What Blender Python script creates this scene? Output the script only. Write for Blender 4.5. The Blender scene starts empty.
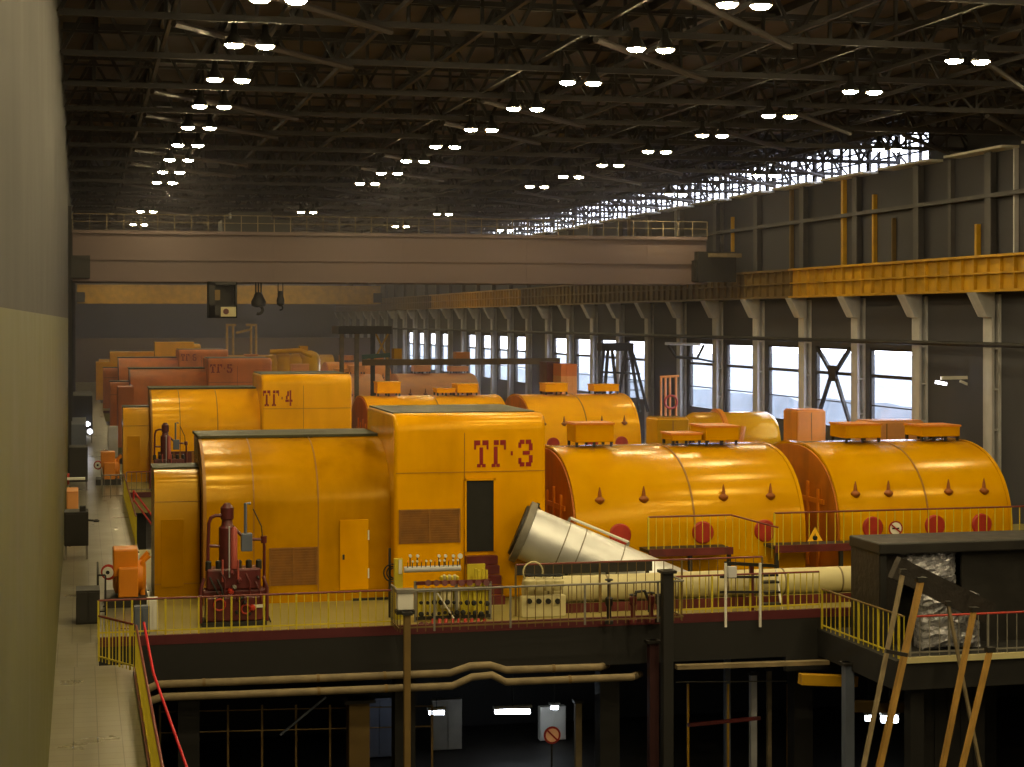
import bpy, math, random
from math import sin, cos, pi, radians as R
from mathutils import Vector, Matrix

random.seed(7)
SC = bpy.context.scene
COL = SC.collection

# ------------------------------------------------------------------ camera model
F = 1800.0            # focal length in pixels (1024 wide frame)
CX, CY = 515.0, 320.0  # principal point
YAW = R(13.6)
H = 8.8               # camera height above the turbine deck
CT, ST = cos(YAW), sin(YAW)

def Q(x, y, Y):
    """point on the plane Y seen at photo pixel x, y"""
    u = (x - CX) / F
    dx, dy = CT * u + ST, CT - u * ST
    t = Y / dy
    return Vector((dx * t, Y, H - (y - CY) / F * t))

# ------------------------------------------------------------------ materials
def lin(h):
    h = h.lstrip('#')
    v = [int(h[i:i + 2], 16) / 255 for i in (0, 2, 4)]
    return tuple(c / 12.92 if c <= .04045 else ((c + .055) / 1.055) ** 2.4 for c in v)

MATS = {}
def mat(name, col, rough=.5, metal=0., var=.18, scale=1.5, bump=0., coat=0., dirt=None, dirt_amt=.0, rvar=.15, stretch=(1, 1, 1), emit=None, estr=0., trans=0., spec=.5, stint=None):
    m = bpy.data.materials.new(name)
    m.use_nodes = True
    nt = m.node_tree
    N, L = nt.nodes, nt.links
    b = N['Principled BSDF']
    tc = N.new('ShaderNodeTexCoord')
    mp = N.new('ShaderNodeMapping'); mp.inputs['Scale'].default_value = stretch
    L.new(tc.outputs['Object'], mp.inputs['Vector'])
    nz = N.new('ShaderNodeTexNoise'); nz.inputs['Scale'].default_value = scale; nz.inputs['Detail'].default_value = 6
    L.new(mp.outputs[0], nz.inputs['Vector'])
    c = lin(col)
    rp = N.new('ShaderNodeValToRGB')
    rp.color_ramp.elements[0].position = .3; rp.color_ramp.elements[1].position = .7
    rp.color_ramp.elements[0].color = tuple(x * (1 - var) for x in c) + (1,)
    rp.color_ramp.elements[1].color = tuple(min(1, x * (1 + var)) for x in c) + (1,)
    L.new(nz.outputs['Fac'], rp.inputs['Fac'])
    out = rp.outputs['Color']
    if dirt:
        n2 = N.new('ShaderNodeTexNoise'); n2.inputs['Scale'].default_value = scale * .6; n2.inputs['Detail'].default_value = 8
        m2 = N.new('ShaderNodeMapping'); m2.inputs['Scale'].default_value = (1.4, 1.4, .35); m2.inputs['Location'].default_value = (3.3, 1.2, 5.)
        L.new(tc.outputs['Object'], m2.inputs['Vector']); L.new(m2.outputs[0], n2.inputs['Vector'])
        r2 = N.new('ShaderNodeMapRange'); r2.inputs['From Min'].default_value = .48; r2.inputs['From Max'].default_value = .75
        r2.inputs['To Max'].default_value = dirt_amt
        L.new(n2.outputs['Fac'], r2.inputs['Value'])
        mx = N.new('ShaderNodeMix'); mx.data_type = 'RGBA'
        L.new(r2.outputs[0], mx.inputs['Factor']); L.new(out, mx.inputs['A'])
        mx.inputs['B'].default_value = lin(dirt) + (1,)
        out = mx.outputs['Result']
    L.new(out, b.inputs['Base Color'])
    rr = N.new('ShaderNodeMapRange'); rr.inputs['To Min'].default_value = max(.02, rough - rvar); rr.inputs['To Max'].default_value = min(1, rough + rvar)
    L.new(nz.outputs['Fac'], rr.inputs['Value']); L.new(rr.outputs[0], b.inputs['Roughness'])
    b.inputs['Metallic'].default_value = metal
    b.inputs['Specular IOR Level'].default_value = spec
    b.inputs['Coat Weight'].default_value = coat
    if stint: b.inputs['Specular Tint'].default_value = lin(stint) + (1,)
    b.inputs['Coat Roughness'].default_value = .18
    if trans: b.inputs['Transmission Weight'].default_value = trans
    if bump:
        bp = N.new('ShaderNodeBump'); bp.inputs['Strength'].default_value = bump; bp.inputs['Distance'].default_value = .05
        L.new(nz.outputs['Fac'], bp.inputs['Height']); L.new(bp.outputs[0], b.inputs['Normal'])
    if emit:
        b.inputs['Emission Color'].default_value = lin(emit) + (1,); b.inputs['Emission Strength'].default_value = estr
    MATS[name] = m
    return m

YEL = mat('yellow_enamel', '#DC9C00', .24, var=.08, scale=.7, bump=.10, rvar=.07, spec=.45, stint='#FFDC70', dirt='#8A5200', dirt_amt=.4)
YEL2 = mat('yellow_enamel_lowpressure', '#C69000', .2, var=.06, scale=.8, bump=.08, rvar=.06, spec=.45, stint='#FFDC70', dirt='#A86400', dirt_amt=.35)
UPC = mat('upper_column_steel', '#4A484C', .6, var=.2)
MAROOND = mat('dark_maroon_steel', '#34181A', .5, var=.25)
BRACE = mat('roof_brace_steel', '#3A3331', .6, var=.2)
PROP = mat('prop_ochre', '#8E6C2C', .5, var=.2, scale=1.5)
YELB = mat('yellow_enamel_clean', '#F4AE00', .24, var=.06, scale=.7, bump=.1, rvar=.07, spec=.45, stint='#FFDC70', dirt='#A86400', dirt_amt=.3)
YELC = mat('yellow_enamel_worn', '#B88200', .22, var=.12, scale=.9, bump=.12, rvar=.07, spec=.5, stint='#FFDC70', dirt='#6E4200', dirt_amt=.45)
ORG = mat('orange_enamel', '#D8820E', .42, var=.1, scale=.8, bump=.08, dirt='#7A4A10', dirt_amt=.35)
BRK = mat('brick_orange_enamel', '#DC7A30', .55, var=.1, scale=.8, bump=.06, dirt='#5A3018', dirt_amt=.4)
HEND = mat('shaded_orange_end_panel', '#B86A0A', .5, var=.15, scale=1.2, dirt='#5A3008', dirt_amt=.5)  # darker orange carries the shade of the unlit hood ends
PINK = mat('salmon_enamel', '#E09A58', .55, var=.1, scale=.9)
YSEAM = mat('seam_strip_yellow', '#8E5E06', .5, var=.1)  # darker yellow of the cover strips along the panel seams
ROOFD = mat('dark_roof_sheet', '#3A3A20', .55, var=.2, scale=1.2)
RED = mat('sign_red_paint', '#8A0E08', .6, var=.1)
CLRT = mat('cleat_brown_paint', '#8A4A08', .5, var=.1)
RED2 = mat('manhole_red_paint', '#A02A18', .5, var=.15, scale=3)
MAROON = mat('maroon_enamel', '#5C2224', .4, var=.25, scale=2, dirt='#1C1412', dirt_amt=.7)
KERB = mat('kerb_maroon', '#521A20', .5, var=.15, scale=2)
GRAYP = mat('grille_brown', '#86581A', .6, var=.2, scale=3)
DARK = mat('dark_steel', '#1C1A18', .55, var=.25, scale=2)
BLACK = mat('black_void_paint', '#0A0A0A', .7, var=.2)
GREY = mat('grey_steel', '#77736A', .5, var=.15, scale=2)
LGREY = mat('light_grey_steel', '#BDBDC2', .5, var=.12, scale=1.2, dirt='#6A6A70', dirt_amt=.5)
WHITE = mat('white_paint', '#D8D6CE', .5, var=.06)
SILV = mat('aluminium_sheet', '#D2D4D8', .38, metal=.55, var=.08, scale=1.4, bump=.05)
CREAM = mat('cream_pipe_lagging', '#C2B88A', .5, var=.08, scale=1.4)
BEIGE = mat('beige_pipe_lagging', '#77694E', .7, var=.25, scale=2.5)
FYEL = mat('fence_yellow', '#C2B028', .5, var=.12, scale=3)
FRAIL = mat('fence_rail_brown', '#6A2418', .45, var=.15, scale=3)
REDRAIL = mat('red_handrail', '#C01828', .4, var=.1)
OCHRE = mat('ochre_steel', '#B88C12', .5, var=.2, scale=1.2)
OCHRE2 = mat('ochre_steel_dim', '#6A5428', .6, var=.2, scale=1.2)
BROWNST = mat('brown_crane_steel', '#645450', .6, var=.1, scale=.25, stretch=(.2, 1, 2))
TRUSS = mat('roof_truss_steel', '#2E2A2B', .6, var=.25, scale=.6)
CEIL = mat('ceiling_deck', '#554E54', .8, var=.3, scale=.35)
WALLR = mat('wall_dark_grey', '#44444C', .8, var=.15, scale=.3)
WALLE = mat('wall_end_grey', '#646468', .8, var=.1, scale=.2)
WALLL = mat('wall_green', '#484818', .6, var=.2, scale=.5)
DECKT = mat('deck_tiles', '#8A8048', .45, var=.1, scale=1.)
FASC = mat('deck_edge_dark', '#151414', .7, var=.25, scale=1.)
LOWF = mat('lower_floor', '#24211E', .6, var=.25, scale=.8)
BLUEG = mat('bluegrey_paint', '#5A6274', .5, var=.12)
GREEN = mat('green_paint', '#2E5A48', .5, var=.12)
FOIL = mat('crumpled_foil', '#B4B4BE', .28, metal=.45, var=.25, scale=5, bump=1.)
TARP = mat('dark_tarpaulin', '#221D1A', .6, var=.25, scale=4, bump=.6)
HILL = mat('hill_trees', '#6E7880', .9, var=.25, scale=.2)
LENS = mat('lamp_glow', '#FFF0A0', .5, emit='#FFE6AC', estr=205.)
LENSB = mat('lamp_glow_bright', '#FFF0A0', .5, emit='#FFE6AC', estr=370.)
TUBE = mat('fluorescent_glow', '#FFFFFF', .5, emit='#EAF4FF', estr=14.)
SMALLGLOW = mat('small_lamp_glow', '#FFFFFF', .5, emit='#F4F4FF', estr=10.)
GLASSM = bpy.data.materials.new('window_glass'); GLASSM.use_nodes = True
def _glass():
    nt = GLASSM.node_tree; N, L = nt.nodes, nt.links
    for n in list(N):
        if n.type == 'BSDF_PRINCIPLED': N.remove(n)
    o = N['Material Output']
    t = N.new('ShaderNodeBsdfTransparent'); g = N.new('ShaderNodeBsdfGlossy'); x = N.new('ShaderNodeMixShader')
    t.inputs[0].default_value = (.94, .95, .97, 1); g.inputs['Roughness'].default_value = .05
    x.inputs[0].default_value = .07; L.new(t.outputs[0], x.inputs[1]); L.new(g.outputs[0], x.inputs[2]); L.new(x.outputs[0], o.inputs[0])
_glass()

def tile_mat():
    m = bpy.data.materials.new('walkway_tiles'); m.use_nodes = True
    nt = m.node_tree; N, L = nt.nodes, nt.links; b = N['Principled BSDF']
    tc = N.new('ShaderNodeTexCoord')
    br = N.new('ShaderNodeTexBrick'); br.offset = 0
    br.inputs['Scale'].default_value = 1.; br.inputs['Brick Width'].default_value = .5; br.inputs['Row Height'].default_value = .5
    br.inputs['Mortar Size'].default_value = .012
    br.inputs['Color1'].default_value = lin('#7C7660') + (1,); br.inputs['Color2'].default_value = lin('#746E56') + (1,)
    br.inputs['Mortar'].default_value = lin('#4A4430') + (1,)
    L.new(tc.outputs['Object'], br.inputs['Vector'])
    nz = N.new('ShaderNodeTexNoise'); nz.inputs['Scale'].default_value = .8; nz.inputs['Detail'].default_value = 6
    L.new(tc.outputs['Object'], nz.inputs['Vector'])
    mx = N.new('ShaderNodeMix'); mx.data_type = 'RGBA'; mx.blend_type = 'MULTIPLY'; mx.inputs['Factor'].default_value = .5
    mx.inputs['Factor'].default_value = .3; L.new(br.outputs['Color'], mx.inputs['A']); L.new(nz.outputs['Fac'], mx.inputs['B'])
    L.new(mx.outputs['Result'], b.inputs['Base Color'])
    rr = N.new('ShaderNodeMapRange'); rr.inputs['To Min'].default_value = .2; rr.inputs['To Max'].default_value = .42
    L.new(nz.outputs['Fac'], rr.inputs['Value']); L.new(rr.outputs[0], b.inputs['Roughness'])
    return m
TILE = tile_mat()

# ------------------------------------------------------------------ mesh builder
class MB:
    def __init__(s): s.v, s.f = [], []
    def add(s, vs, fs):
        o = len(s.v); s.v += [Vector(v) for v in vs]; s.f += [tuple(i + o for i in f) for f in fs]; return s
    def box(s, x0, y0, z0, x1, y1, z1):
        x0, x1 = sorted((x0, x1)); y0, y1 = sorted((y0, y1)); z0, z1 = sorted((z0, z1))
        return s.add([(x0, y0, z0), (x1, y0, z0), (x1, y1, z0), (x0, y1, z0), (x0, y0, z1), (x1, y0, z1), (x1, y1, z1), (x0, y1, z1)],
                     [(0, 3, 2, 1), (4, 5, 6, 7), (0, 1, 5, 4), (1, 2, 6, 5), (2, 3, 7, 6), (3, 0, 4, 7)])
    def bar(s, a, b, w, h=None, up=(0, 0, 1)):
        """rectangular bar from a to b"""
        h = h or w; a, b = Vector(a), Vector(b); d = (b - a).normalized(); up = Vector(up)
        if abs(d.dot(up)) > .98: up = Vector((0, 1, 0))
        x = d.cross(up).normalized() * (w / 2); z = x.cross(d).normalized() * (h / 2)
        vs = [p + i * x + j * z for p in (a, b) for i, j in ((-1, -1), (1, -1), (1, 1), (-1, 1))]
        return s.add(vs, [(0, 3, 2, 1), (4, 5, 6, 7), (0, 1, 5, 4), (1, 2, 6, 5), (2, 3, 7, 6), (3, 0, 4, 7)])
    def tube(s, pts, r, n=10, r1=None, caps=True):
        pts = [Vector(p) for p in pts]; rings = []
        m = len(pts)
        prevx = None
        for i, p in enumerate(pts):
            d = (pts[min(i + 1, m - 1)] - pts[max(i - 1, 0)]).normalized()
            if prevx is None:
                up = Vector((0, 0, 1)) if abs(d.z) < .95 else Vector((0, 1, 0))
                x = d.cross(up).normalized()
            else:
                x = (prevx - d * prevx.dot(d)).normalized()
            prevx = x; y = d.cross(x)
            rr = r if r1 is None else r + (r1 - r) * i / max(1, m - 1)
            rings.append([p + rr * (cos(2 * pi * k / n) * x + sin(2 * pi * k / n) * y) for k in range(n)])
        vs = [v for ring in rings for v in ring]; fs = []
        for i in range(m - 1):
            for k in range(n):
                fs.append((i * n + k, i * n + (k + 1) % n, (i + 1) * n + (k + 1) % n, (i + 1) * n + k))
        if caps:
            fs.append(tuple(range(n))[::-1]); fs.append(tuple((m - 1) * n + k for k in range(n)))
        return s.add(vs, fs)
    def lathe(s, prof, c, axis=(0, 0, 1), n=20):
        """profile of (radius, height along axis)"""
        ax = Vector(axis).normalized(); c = Vector(c)
        up = Vector((0, 0, 1)) if abs(ax.z) < .9 else Vector((1, 0, 0))
        x = ax.cross(up).normalized(); y = ax.cross(x)
        vs = [c + ax * h + r * (cos(2 * pi * k / n) * x + sin(2 * pi * k / n) * y) for r, h in prof for k in range(n)]
        fs = []
        for i in range(len(prof) - 1):
            for k in range(n):
                fs.append((i * n + k, i * n + (k + 1) % n, (i + 1) * n + (k + 1) % n, (i + 1) * n + k))
        fs.append(tuple(range(n))[::-1]); fs.append(tuple((len(prof) - 1) * n + k for k in range(n)))
        return s.add(vs, fs)
    def prismx(s, prof, x0, x1):
        """closed profile of (y, z) swept along X"""
        n = len(prof)
        vs = [(x0, y, z) for y, z in prof] + [(x1, y, z) for y, z in prof]
        fs = [(k, (k + 1) % n, n + (k + 1) % n, n + k) for k in range(n)]
        return s.add(vs, fs + [tuple(range(n))[::-1], tuple(range(n, 2 * n))])
    def prism(s, poly, d):
        """closed polygon of 3D points extruded by the vector d"""
        n = len(poly); d = Vector(d); vs = [Vector(p) for p in poly] + [Vector(p) + d for p in poly]
        fs = [(k, (k + 1) % n, n + (k + 1) % n, n + k) for k in range(n)]
        return s.add(vs, fs + [tuple(range(n))[::-1], tuple(range(n, 2 * n))])
    def torus(s, c, R_, r, axis=(0, 0, 1), n=20, m=8, a0=0, a1=2 * pi):
        ax = Vector(axis).normalized(); c = Vector(c)
        up = Vector((0, 0, 1)) if abs(ax.z) < .9 else Vector((1, 0, 0))
        x = ax.cross(up).normalized(); y = ax.cross(x)
        full = abs(a1 - a0 - 2 * pi) < 1e-6
        pts = [c + R_ * (cos(a0 + (a1 - a0) * k / n) * x + sin(a0 + (a1 - a0) * k / n) * y) for k in range(n + 1)]
        return s.tube(pts, r, m)
    def build(s, name, material, parent=None, smooth=True, bevel=0.):
        me = bpy.data.meshes.new(name)
        vs = s.v
        if parent is None:
            xs = [v.x for v in vs]; ys = [v.y for v in vs]; zs = [v.z for v in vs]
            org = Vector(((min(xs) + max(xs)) / 2, (min(ys) + max(ys)) / 2, min(zs)))
        else:
            org = ORIG[parent.name]
        me.from_pydata([v - org for v in vs], [], s.f)
        me.update()
        import bmesh as _bm
        b = _bm.new(); b.from_mesh(me); _bm.ops.recalc_face_normals(b, faces=b.faces); b.to_mesh(me); b.free()
        if smooth:
            me.shade_smooth(); me.set_sharp_from_angle(angle=R(38))
        me.materials.append(material)
        o = bpy.data.objects.new(name, me); COL.objects.link(o)
        if parent is None: o.location = org
        else: o.parent = parent
        ORIG[o.name] = org.copy()
        if bevel:
            bv = o.modifiers.new('bevel', 'BEVEL'); bv.width = bevel; bv.segments = 3; bv.limit_method = 'ANGLE'; bv.angle_limit = R(50)
        return o
ORIG = {}

def tag(o, label=None, cat=None, group=None, kind=None):
    if label: o['label'] = label
    if cat: o['category'] = cat
    if group: o['group'] = group
    if kind: o['kind'] = kind
    return o
def thing(name, loc, label, cat, group=None):
    o = bpy.data.objects.new(name, None); COL.objects.link(o); o.location = loc; o.empty_display_size = .2
    ORIG[o.name] = Vector(loc)
    return tag(o, label, cat, group)
def struct(mb, name, m, **k):
    return tag(mb.build(name, m, **k), kind='structure')
def copy_tree(o, parent=None, move=None, label=None, group=None):
    c = o.copy(); COL.objects.link(c)
    if parent is not None: c.parent = parent
    else:
        if move is not None: c.location = Vector(o.location) + Vector(move)
        if label: c['label'] = label
        if group: c['group'] = group
    ORIG[c.name] = ORIG[o.name] + (Vector(move) if move else Vector())
    for ch in list(o.children): copy_tree(ch, c, move)
    return c

# ------------------------------------------------------------------ SETTING
XL, XR, YN, YF = -.6, 42., -8., 296.
ZR = 19.4
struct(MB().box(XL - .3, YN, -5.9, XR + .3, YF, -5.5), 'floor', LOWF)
struct(MB().box(XL - .3, YN, ZR, XR + .3, YF, ZR + .3), 'ceiling', CEIL)
struct(MB().box(XL - .3, YN - .3, -5.9, XR + .3, YN, ZR), 'wall_back', WALLE)
struct(MB().box(XL - .3, YF, -5.9, XR + .3, YF + .3, ZR), 'wall_end', WALLE)
struct(MB().box(XL - .3, YN, -5.5, XL, YF, 8.9), 'wall_left', WALLL)
struct(MB().box(XL - .3, YN, 8.9, XL, YF, ZR), 'wall_left_upper', mat('wall_left_black', '#1E1D20', .8, var=.2, scale=.4))
struct(MB().box(XL, 262., -5.5, XR, 263., 6.2), 'wall_partition', mat('partition_brown', '#665440', .8, var=.1, scale=.2))

# right wall with window openings
BAY = 7.5
bays = [88.4 + BAY * j for j in range(-13, 28)]
has_win = {0, 1, 2, 3, 4, 6, 7, 8, 9, 11, 12, 13, 14, 16, 17, 18, 19}
WZ0, WZ1 = 2.6, 7.25
wr = MB()
wr.box(XR, YN, -5.9, XR + .3, YF, WZ0)
wr.box(XR, YN, WZ1, XR + .3, YF, 16.9)
wr.box(XR, YN, 16.9, XR + .3, 84, 18.6)
wr.box(XR, YN, 18.6, XR + .3, YF, ZR)
y_prev = YN
for j in sorted(has_win):
    yc = 88.4 + BAY * j
    wr.box(XR, y_prev, WZ0, XR + .3, yc - 2.7, WZ1); y_prev = yc + 2.7
wr.box(XR, y_prev, WZ0, XR + .3, YF, WZ1)
struct(wr, 'wall_right', WALLR, smooth=False)
wn = 0
for j in sorted(has_win):
    yc = 88.4 + BAY * j; wn += 1
    f = MB()
    for a, b in ((-2.7, -2.58), (2.58, 2.7)): f.box(XR + .05, yc + a, WZ0, XR + .2, yc + b, WZ1)
    f.box(XR + .05, yc - 2.7, WZ0, XR + .2, yc + 2.7, WZ0 + .12); f.box(XR + .05, yc - 2.7, WZ1 - .12, XR + .2, yc + 2.7, WZ1)
    f.box(XR + .03, yc - 2.7, 5.66, XR + .2, yc + 2.7, 5.84)
    f.box(XR + .08, yc - 2.7, 4.1, XR + .16, yc + 2.7, 4.17)
    w = struct(f, 'window_%d' % wn, DARK, smooth=False)
    MB().box(XR + .11, yc - 2.4, WZ0 + .05, XR + .125, yc + 2.4, WZ1 - .05).build('pane', GLASSM, w, smooth=False)
    if j == 1:
        x = MB()
        for s in (1, -1):
            x.bar((XR - .05, yc - 2.3 * s, 7.2), (XR - .05, yc - .2 * s, 5.75), .16, .22); x.bar((XR - .05, yc - .2 * s, 5.75), (XR - .05, yc - 2.3 * s, 3.0), .16, .22)
        x.box(XR - .14, yc - .5, 5.3, XR - .02, yc + .5, 6.2)
        x.build('cross_brace', DARK, w, smooth=False)
# clerestory band under the roof
cl = MB()
for i in range(int((YF - 84) / 1.25)):
    y = 84 + 1.25 * i; cl.box(XR + .05, y - (.2 if i % 6 == 0 else .05), 16.9, XR + .2, y + (.2 if i % 6 == 0 else .05), 18.6)
cl.box(XR + .05, 84, 17.45, XR + .2, YF, 17.53).box(XR + .05, 84, 18.0, XR + .2, YF, 18.08)
w = struct(cl, 'window_%d' % (wn + 1), DARK, smooth=False)
MB().box(XR + .11, 84, 16.9, XR + .125, YF, 18.6).build('pane', GLASSM, w, smooth=False)
sl = MB()
for i in range(40):
    y = YN + BAY * i; sl.box(XR - .9, y + .5, 16.72, XR, y + 6.2, 16.84)
struct(sl, 'trim_clerestory_sills', WHITE, smooth=False)
# steel columns of the right wall, runway girder and brackets
for i, yb in enumerate(bays[8:]):
    y = yb + BAY / 2
    c = MB()
    c.box(XR - .45, y - .42, -5.5, XR - .33, y + .42, 10.0).box(XR - .35, y - .1, -5.5, XR - .1, y + .12, 10.0).box(XR - .12, y - .5, -5.5, XR, y + .5, 10.0)
    for z in [k * 1.9 - 4 for k in range(7)]:
        c.box(XR - .42, y - .4, z, XR - .1, y + .4, z + .1)
    struct(c, 'wall_column', LGREY, smooth=False)
    struct(MB().box(XR - .45, y - .3, 10.05, XR - .36, y + .3, 16.7).box(XR - .38, y - .06, 10.05, XR - .02, y + .06, 16.7), 'wall_column_upper', UPC, smooth=False)
    b = MB().prism([(XR - .3, y - .45, 8.9), (XR - .7, y - .45, 8.95), (XR - 1.3, y - .45, 10.1), (XR - .3, y - .45, 10.1)], (0, .9, 0))
    struct(b, 'trim_bracket', LGREY, smooth=False)
gk = 0
for i, yb in enumerate(bays[4:]):
    y0, y1 = yb - BAY / 2, yb + BAY / 2
    g = MB().box(XR - 1.0, y0, 10.2, XR - .9, y1 - .03, 11.75)
    g.box(XR - 1.3, y0, 11.7, XR - .5, y1 - .03, 11.82).box(XR - 1.3, y0, 10.1, XR - .5, y1 - .03, 10.22).box(XR - 1.2, y0, 10.93, XR - .95, y1 - .03, 11.01)
    for k in range(6):
        g.box(XR - 1.16, y0 + k * 1.25, 10.2, XR - .95, y0 + k * 1.25 + .1, 11.75)
    yellow = yb < 97 or 165 < yb < 212  # brightly lit stretches of the runway are painted in the stronger ochre
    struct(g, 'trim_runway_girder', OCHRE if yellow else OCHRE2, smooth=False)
p = MB().tube([(XR - .8, 20, 7.65), (XR - .8, 250, 7.65)], .12, 8)
struct(p, 'trim_wall_pipe', DARK)
for k in range(22):
    y = 62 + k * 4.1 + 1.3 * sin(k * 2.3)
    r = .05 + .05 * (k % 3)
    top = (16.7, 14.2, 15.6, 16.7, 13.4)[k % 5]
    struct(MB().box(XR - .25, y - r, 11.85, XR - .02, y + r, top), 'trim_wall_post', (OCHRE, UPC, OCHRE2, LGREY)[k % 4 if k % 7 else 0], smooth=False)
struct(MB().box(XR - .5, 60, 14.55, XR - .1, 250, 14.75), 'trim_wall_beam', UPC, smooth=False)

# outside the windows
hv = MB(); hp = [(46., 0.)]
rh = random.Random(3)
prof = [(y, -.45 + rh.uniform(-.35, .4) + .3 * sin(y * .05)) for y in range(-20, 900, 4)]
for k in range(len(prof) - 1):
    (y0, z0), (y1, z1) = prof[k], prof[k + 1]
    hv.add([(80, y0, -9), (80, y1, -9), (83, y1, z1), (83, y0, z0), (140, y1, z1 - 1), (140, y0, z0 - 1)], [(0, 1, 2, 3), (3, 2, 4, 5)])
struct(hv, 'hill', HILL, smooth=False)
struct(MB().box(43, -50, -9.3, 400, 900, -9.), 'ground', HILL, smooth=False)

# roof trusses
tr = MB()
for q in range(6):
    xx = 30.4 + q * 2.0
    tr.bar((xx, 0, 17.1), (xx + 1.0, 0, 18.1), .09, .09); tr.bar((xx + 1.0, 0, 18.1), (xx + 2.0, 0, 17.1), .09, .09)
tr.box(29, -.07, 18.03, 41.9, .07, 18.17)
x0, x1 = XL + .05, XR - .05
zt, zb = 19.1, 17.1
tr.box(x0, -.09, zb - .09, x1, .09, zb + .09).box(x0, -.12, zt - .12, x1, .12, zt + .12).box(x0, -.05, zb + .62, x1, .05, zb + .7)
nseg = 20; dx = (x1 - x0) / nseg
for k in range(nseg):
    a = x0 + k * dx
    tr.bar((a, 0, zb), (a + dx / 2, 0, zt), .12, .11); tr.bar((a + dx / 2, 0, zt), (a + dx, 0, zb), .12, .11)
    tr.bar((a + dx / 2, 0, zb), (a + dx / 2, 0, zt), .1, .1)
first = None
for i in range(33):
    y = 35. + BAY * i
    if first is None:
        for v in tr.v: v.y += y
        first = tr.build('roof_truss', TRUSS, smooth=False)
        tag(first, 'dark lattice roof truss spanning the hall under the ceiling', 'roof truss', 'roof trusses across the hall')
    else:
        c = first.copy(); COL.objects.link(c); c.location = first.location + Vector((0, BAY * i, 0))
# bracing tubes between trusses, lying in the bottom chord plane
br = []
for i in range(0, 26):
    y = 35. + BAY * i
    for xa in (2.5, 14.5, 26.5, 35.0):
        if (i + int(xa)) % 3 == 2: continue
        br.append(((xa, y, zb - .2), (xa + 6.0, y + BAY, zb - .2)))
for k, (a, b) in enumerate(br):
    o = MB().tube([a, b], .10, 6).build('roof_brace', BRACE)
    tag(o, 'slanting tubular brace between neighbouring roof trusses', 'roof brace', 'slanting braces between the roof trusses')
for k in range(19):
    x = XL + 1.2 + 2.25 * k
    struct(MB().box(x - .09, YN, 19.1, x + .09, YF, 19.38), 'trim_purlin', TRUSS, smooth=False)
for k in range(12):
    x = XL + 3.1 + 3.0 * k
    struct(MB().box(x - .06, 30, 17.22, x + .06, 282, 17.36), 'trim_truss_tie', TRUSS, smooth=False)

# ------------------------------------------------------------------ high bay lamps
rows = [(4.7, 'left', 'glowing high bay lamp in the row over the left walkway', 2.), (16.0, 'middle', 'glowing high bay lamp in the middle row under the roof', 0.),
        (26.0, 'right', 'glowing high bay lamp in the row right of the middle', 0.), (35.9, 'edge', 'glowing high bay lamp in the row nearest the right wall', 4.)]
def make_lamp(x, y, lab, grp, lens):
    t = thing('high_bay_lamp', (x, y, 16.6), lab, 'lamp', grp)
    MB().lathe([(.05, .62), (.09, .6), (.11, .34), (.27, .1), (.3, .0), (.28, .0), (.25, .1), (.09, .3)], (x, y, 16.6), n=14).build('reflector', DARK, t)
    MB().lathe([(.26, .06), (.25, -.02), (.19, -.07), (.05, -.095)], (x, y, 16.6), n=12).build('lens', lens, t)
    MB().tube([(x, y, 17.2), (x, y, 17.0 + .05)], .03, 6).build('hanger', DARK, t)
    return t
protos = {}
lampY = [6 + BAY * k for k in range(14)] + [130. + 18 * k for k in range(8)]
for rx, rn, lab, off in rows:
    prs = {}
    for k, yb in enumerate(lampY):
        y = 4.5 + yb + off - 6
        y = 64.5 + off + BAY * round((yb - 66) / BAY) if yb < 122 else yb + off
        for s in (-.44, .44):
            if rn == 'edge' and (k % 2 == 0): continue
            loc = (rx + s, y, 16.6)
            key = y < 53
            if key not in prs: prs[key] = make_lamp(*loc[:2], lab, 'lamps of the %s row' % rn, LENSB if key else LENS)
            else: copy_tree(prs[key], move=Vector(loc) - Vector(prs[key].location))

# ------------------------------------------------------------------ DECKS
S = 42.
struct(MB().box(XL, -6, -.45, 1.35, 47.0, 0), 'floor_walkway', TILE, smooth=False)
struct(MB().box(XL, 47.0, -.45, .48, 50.4, 0), 'floor_walkway_passage', TILE, smooth=False)
struct(MB().box(XL, 50.4, -.45, 2.2, 262, 0), 'floor_walkway_far', TILE, smooth=False)
struct(MB().box(1.30, 20, -.45, 1.42, 46.0, .12), 'trim_walkway_kerb', MAROON, smooth=False)
for k in range(5):
    y0 = 50.4 + S * k
    struct(MB().box(2.2, y0, -.9, 41.0, y0 + 20, 0), 'floor_deck', DECKT, smooth=False)
    struct(MB().box(.5 if k == 0 else 2.2, y0 - .06, -.12, 41.0, y0 + .08, .14), 'trim_deck_kerb', KERB, smooth=False)
    if k < 2:
        for q in range(7):
            x = 3 + q * 6.2
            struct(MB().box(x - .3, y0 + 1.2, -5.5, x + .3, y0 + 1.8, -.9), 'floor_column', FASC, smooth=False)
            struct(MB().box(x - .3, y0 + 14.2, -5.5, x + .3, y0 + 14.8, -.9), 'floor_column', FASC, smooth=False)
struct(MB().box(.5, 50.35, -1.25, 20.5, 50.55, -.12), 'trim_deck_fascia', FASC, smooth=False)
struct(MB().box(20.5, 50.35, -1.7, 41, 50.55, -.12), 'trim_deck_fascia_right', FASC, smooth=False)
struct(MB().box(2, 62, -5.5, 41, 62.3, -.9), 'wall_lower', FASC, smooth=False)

# ------------------------------------------------------------------ TURBINE UNITS
def arc(cy, cz, ry, rz, a0, a1, n):
    return [(cy + ry * cos(a0 + (a1 - a0) * k / n), cz + rz * sin(a0 + (a1 - a0) * k / n)) for k in range(n + 1)]

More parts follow.
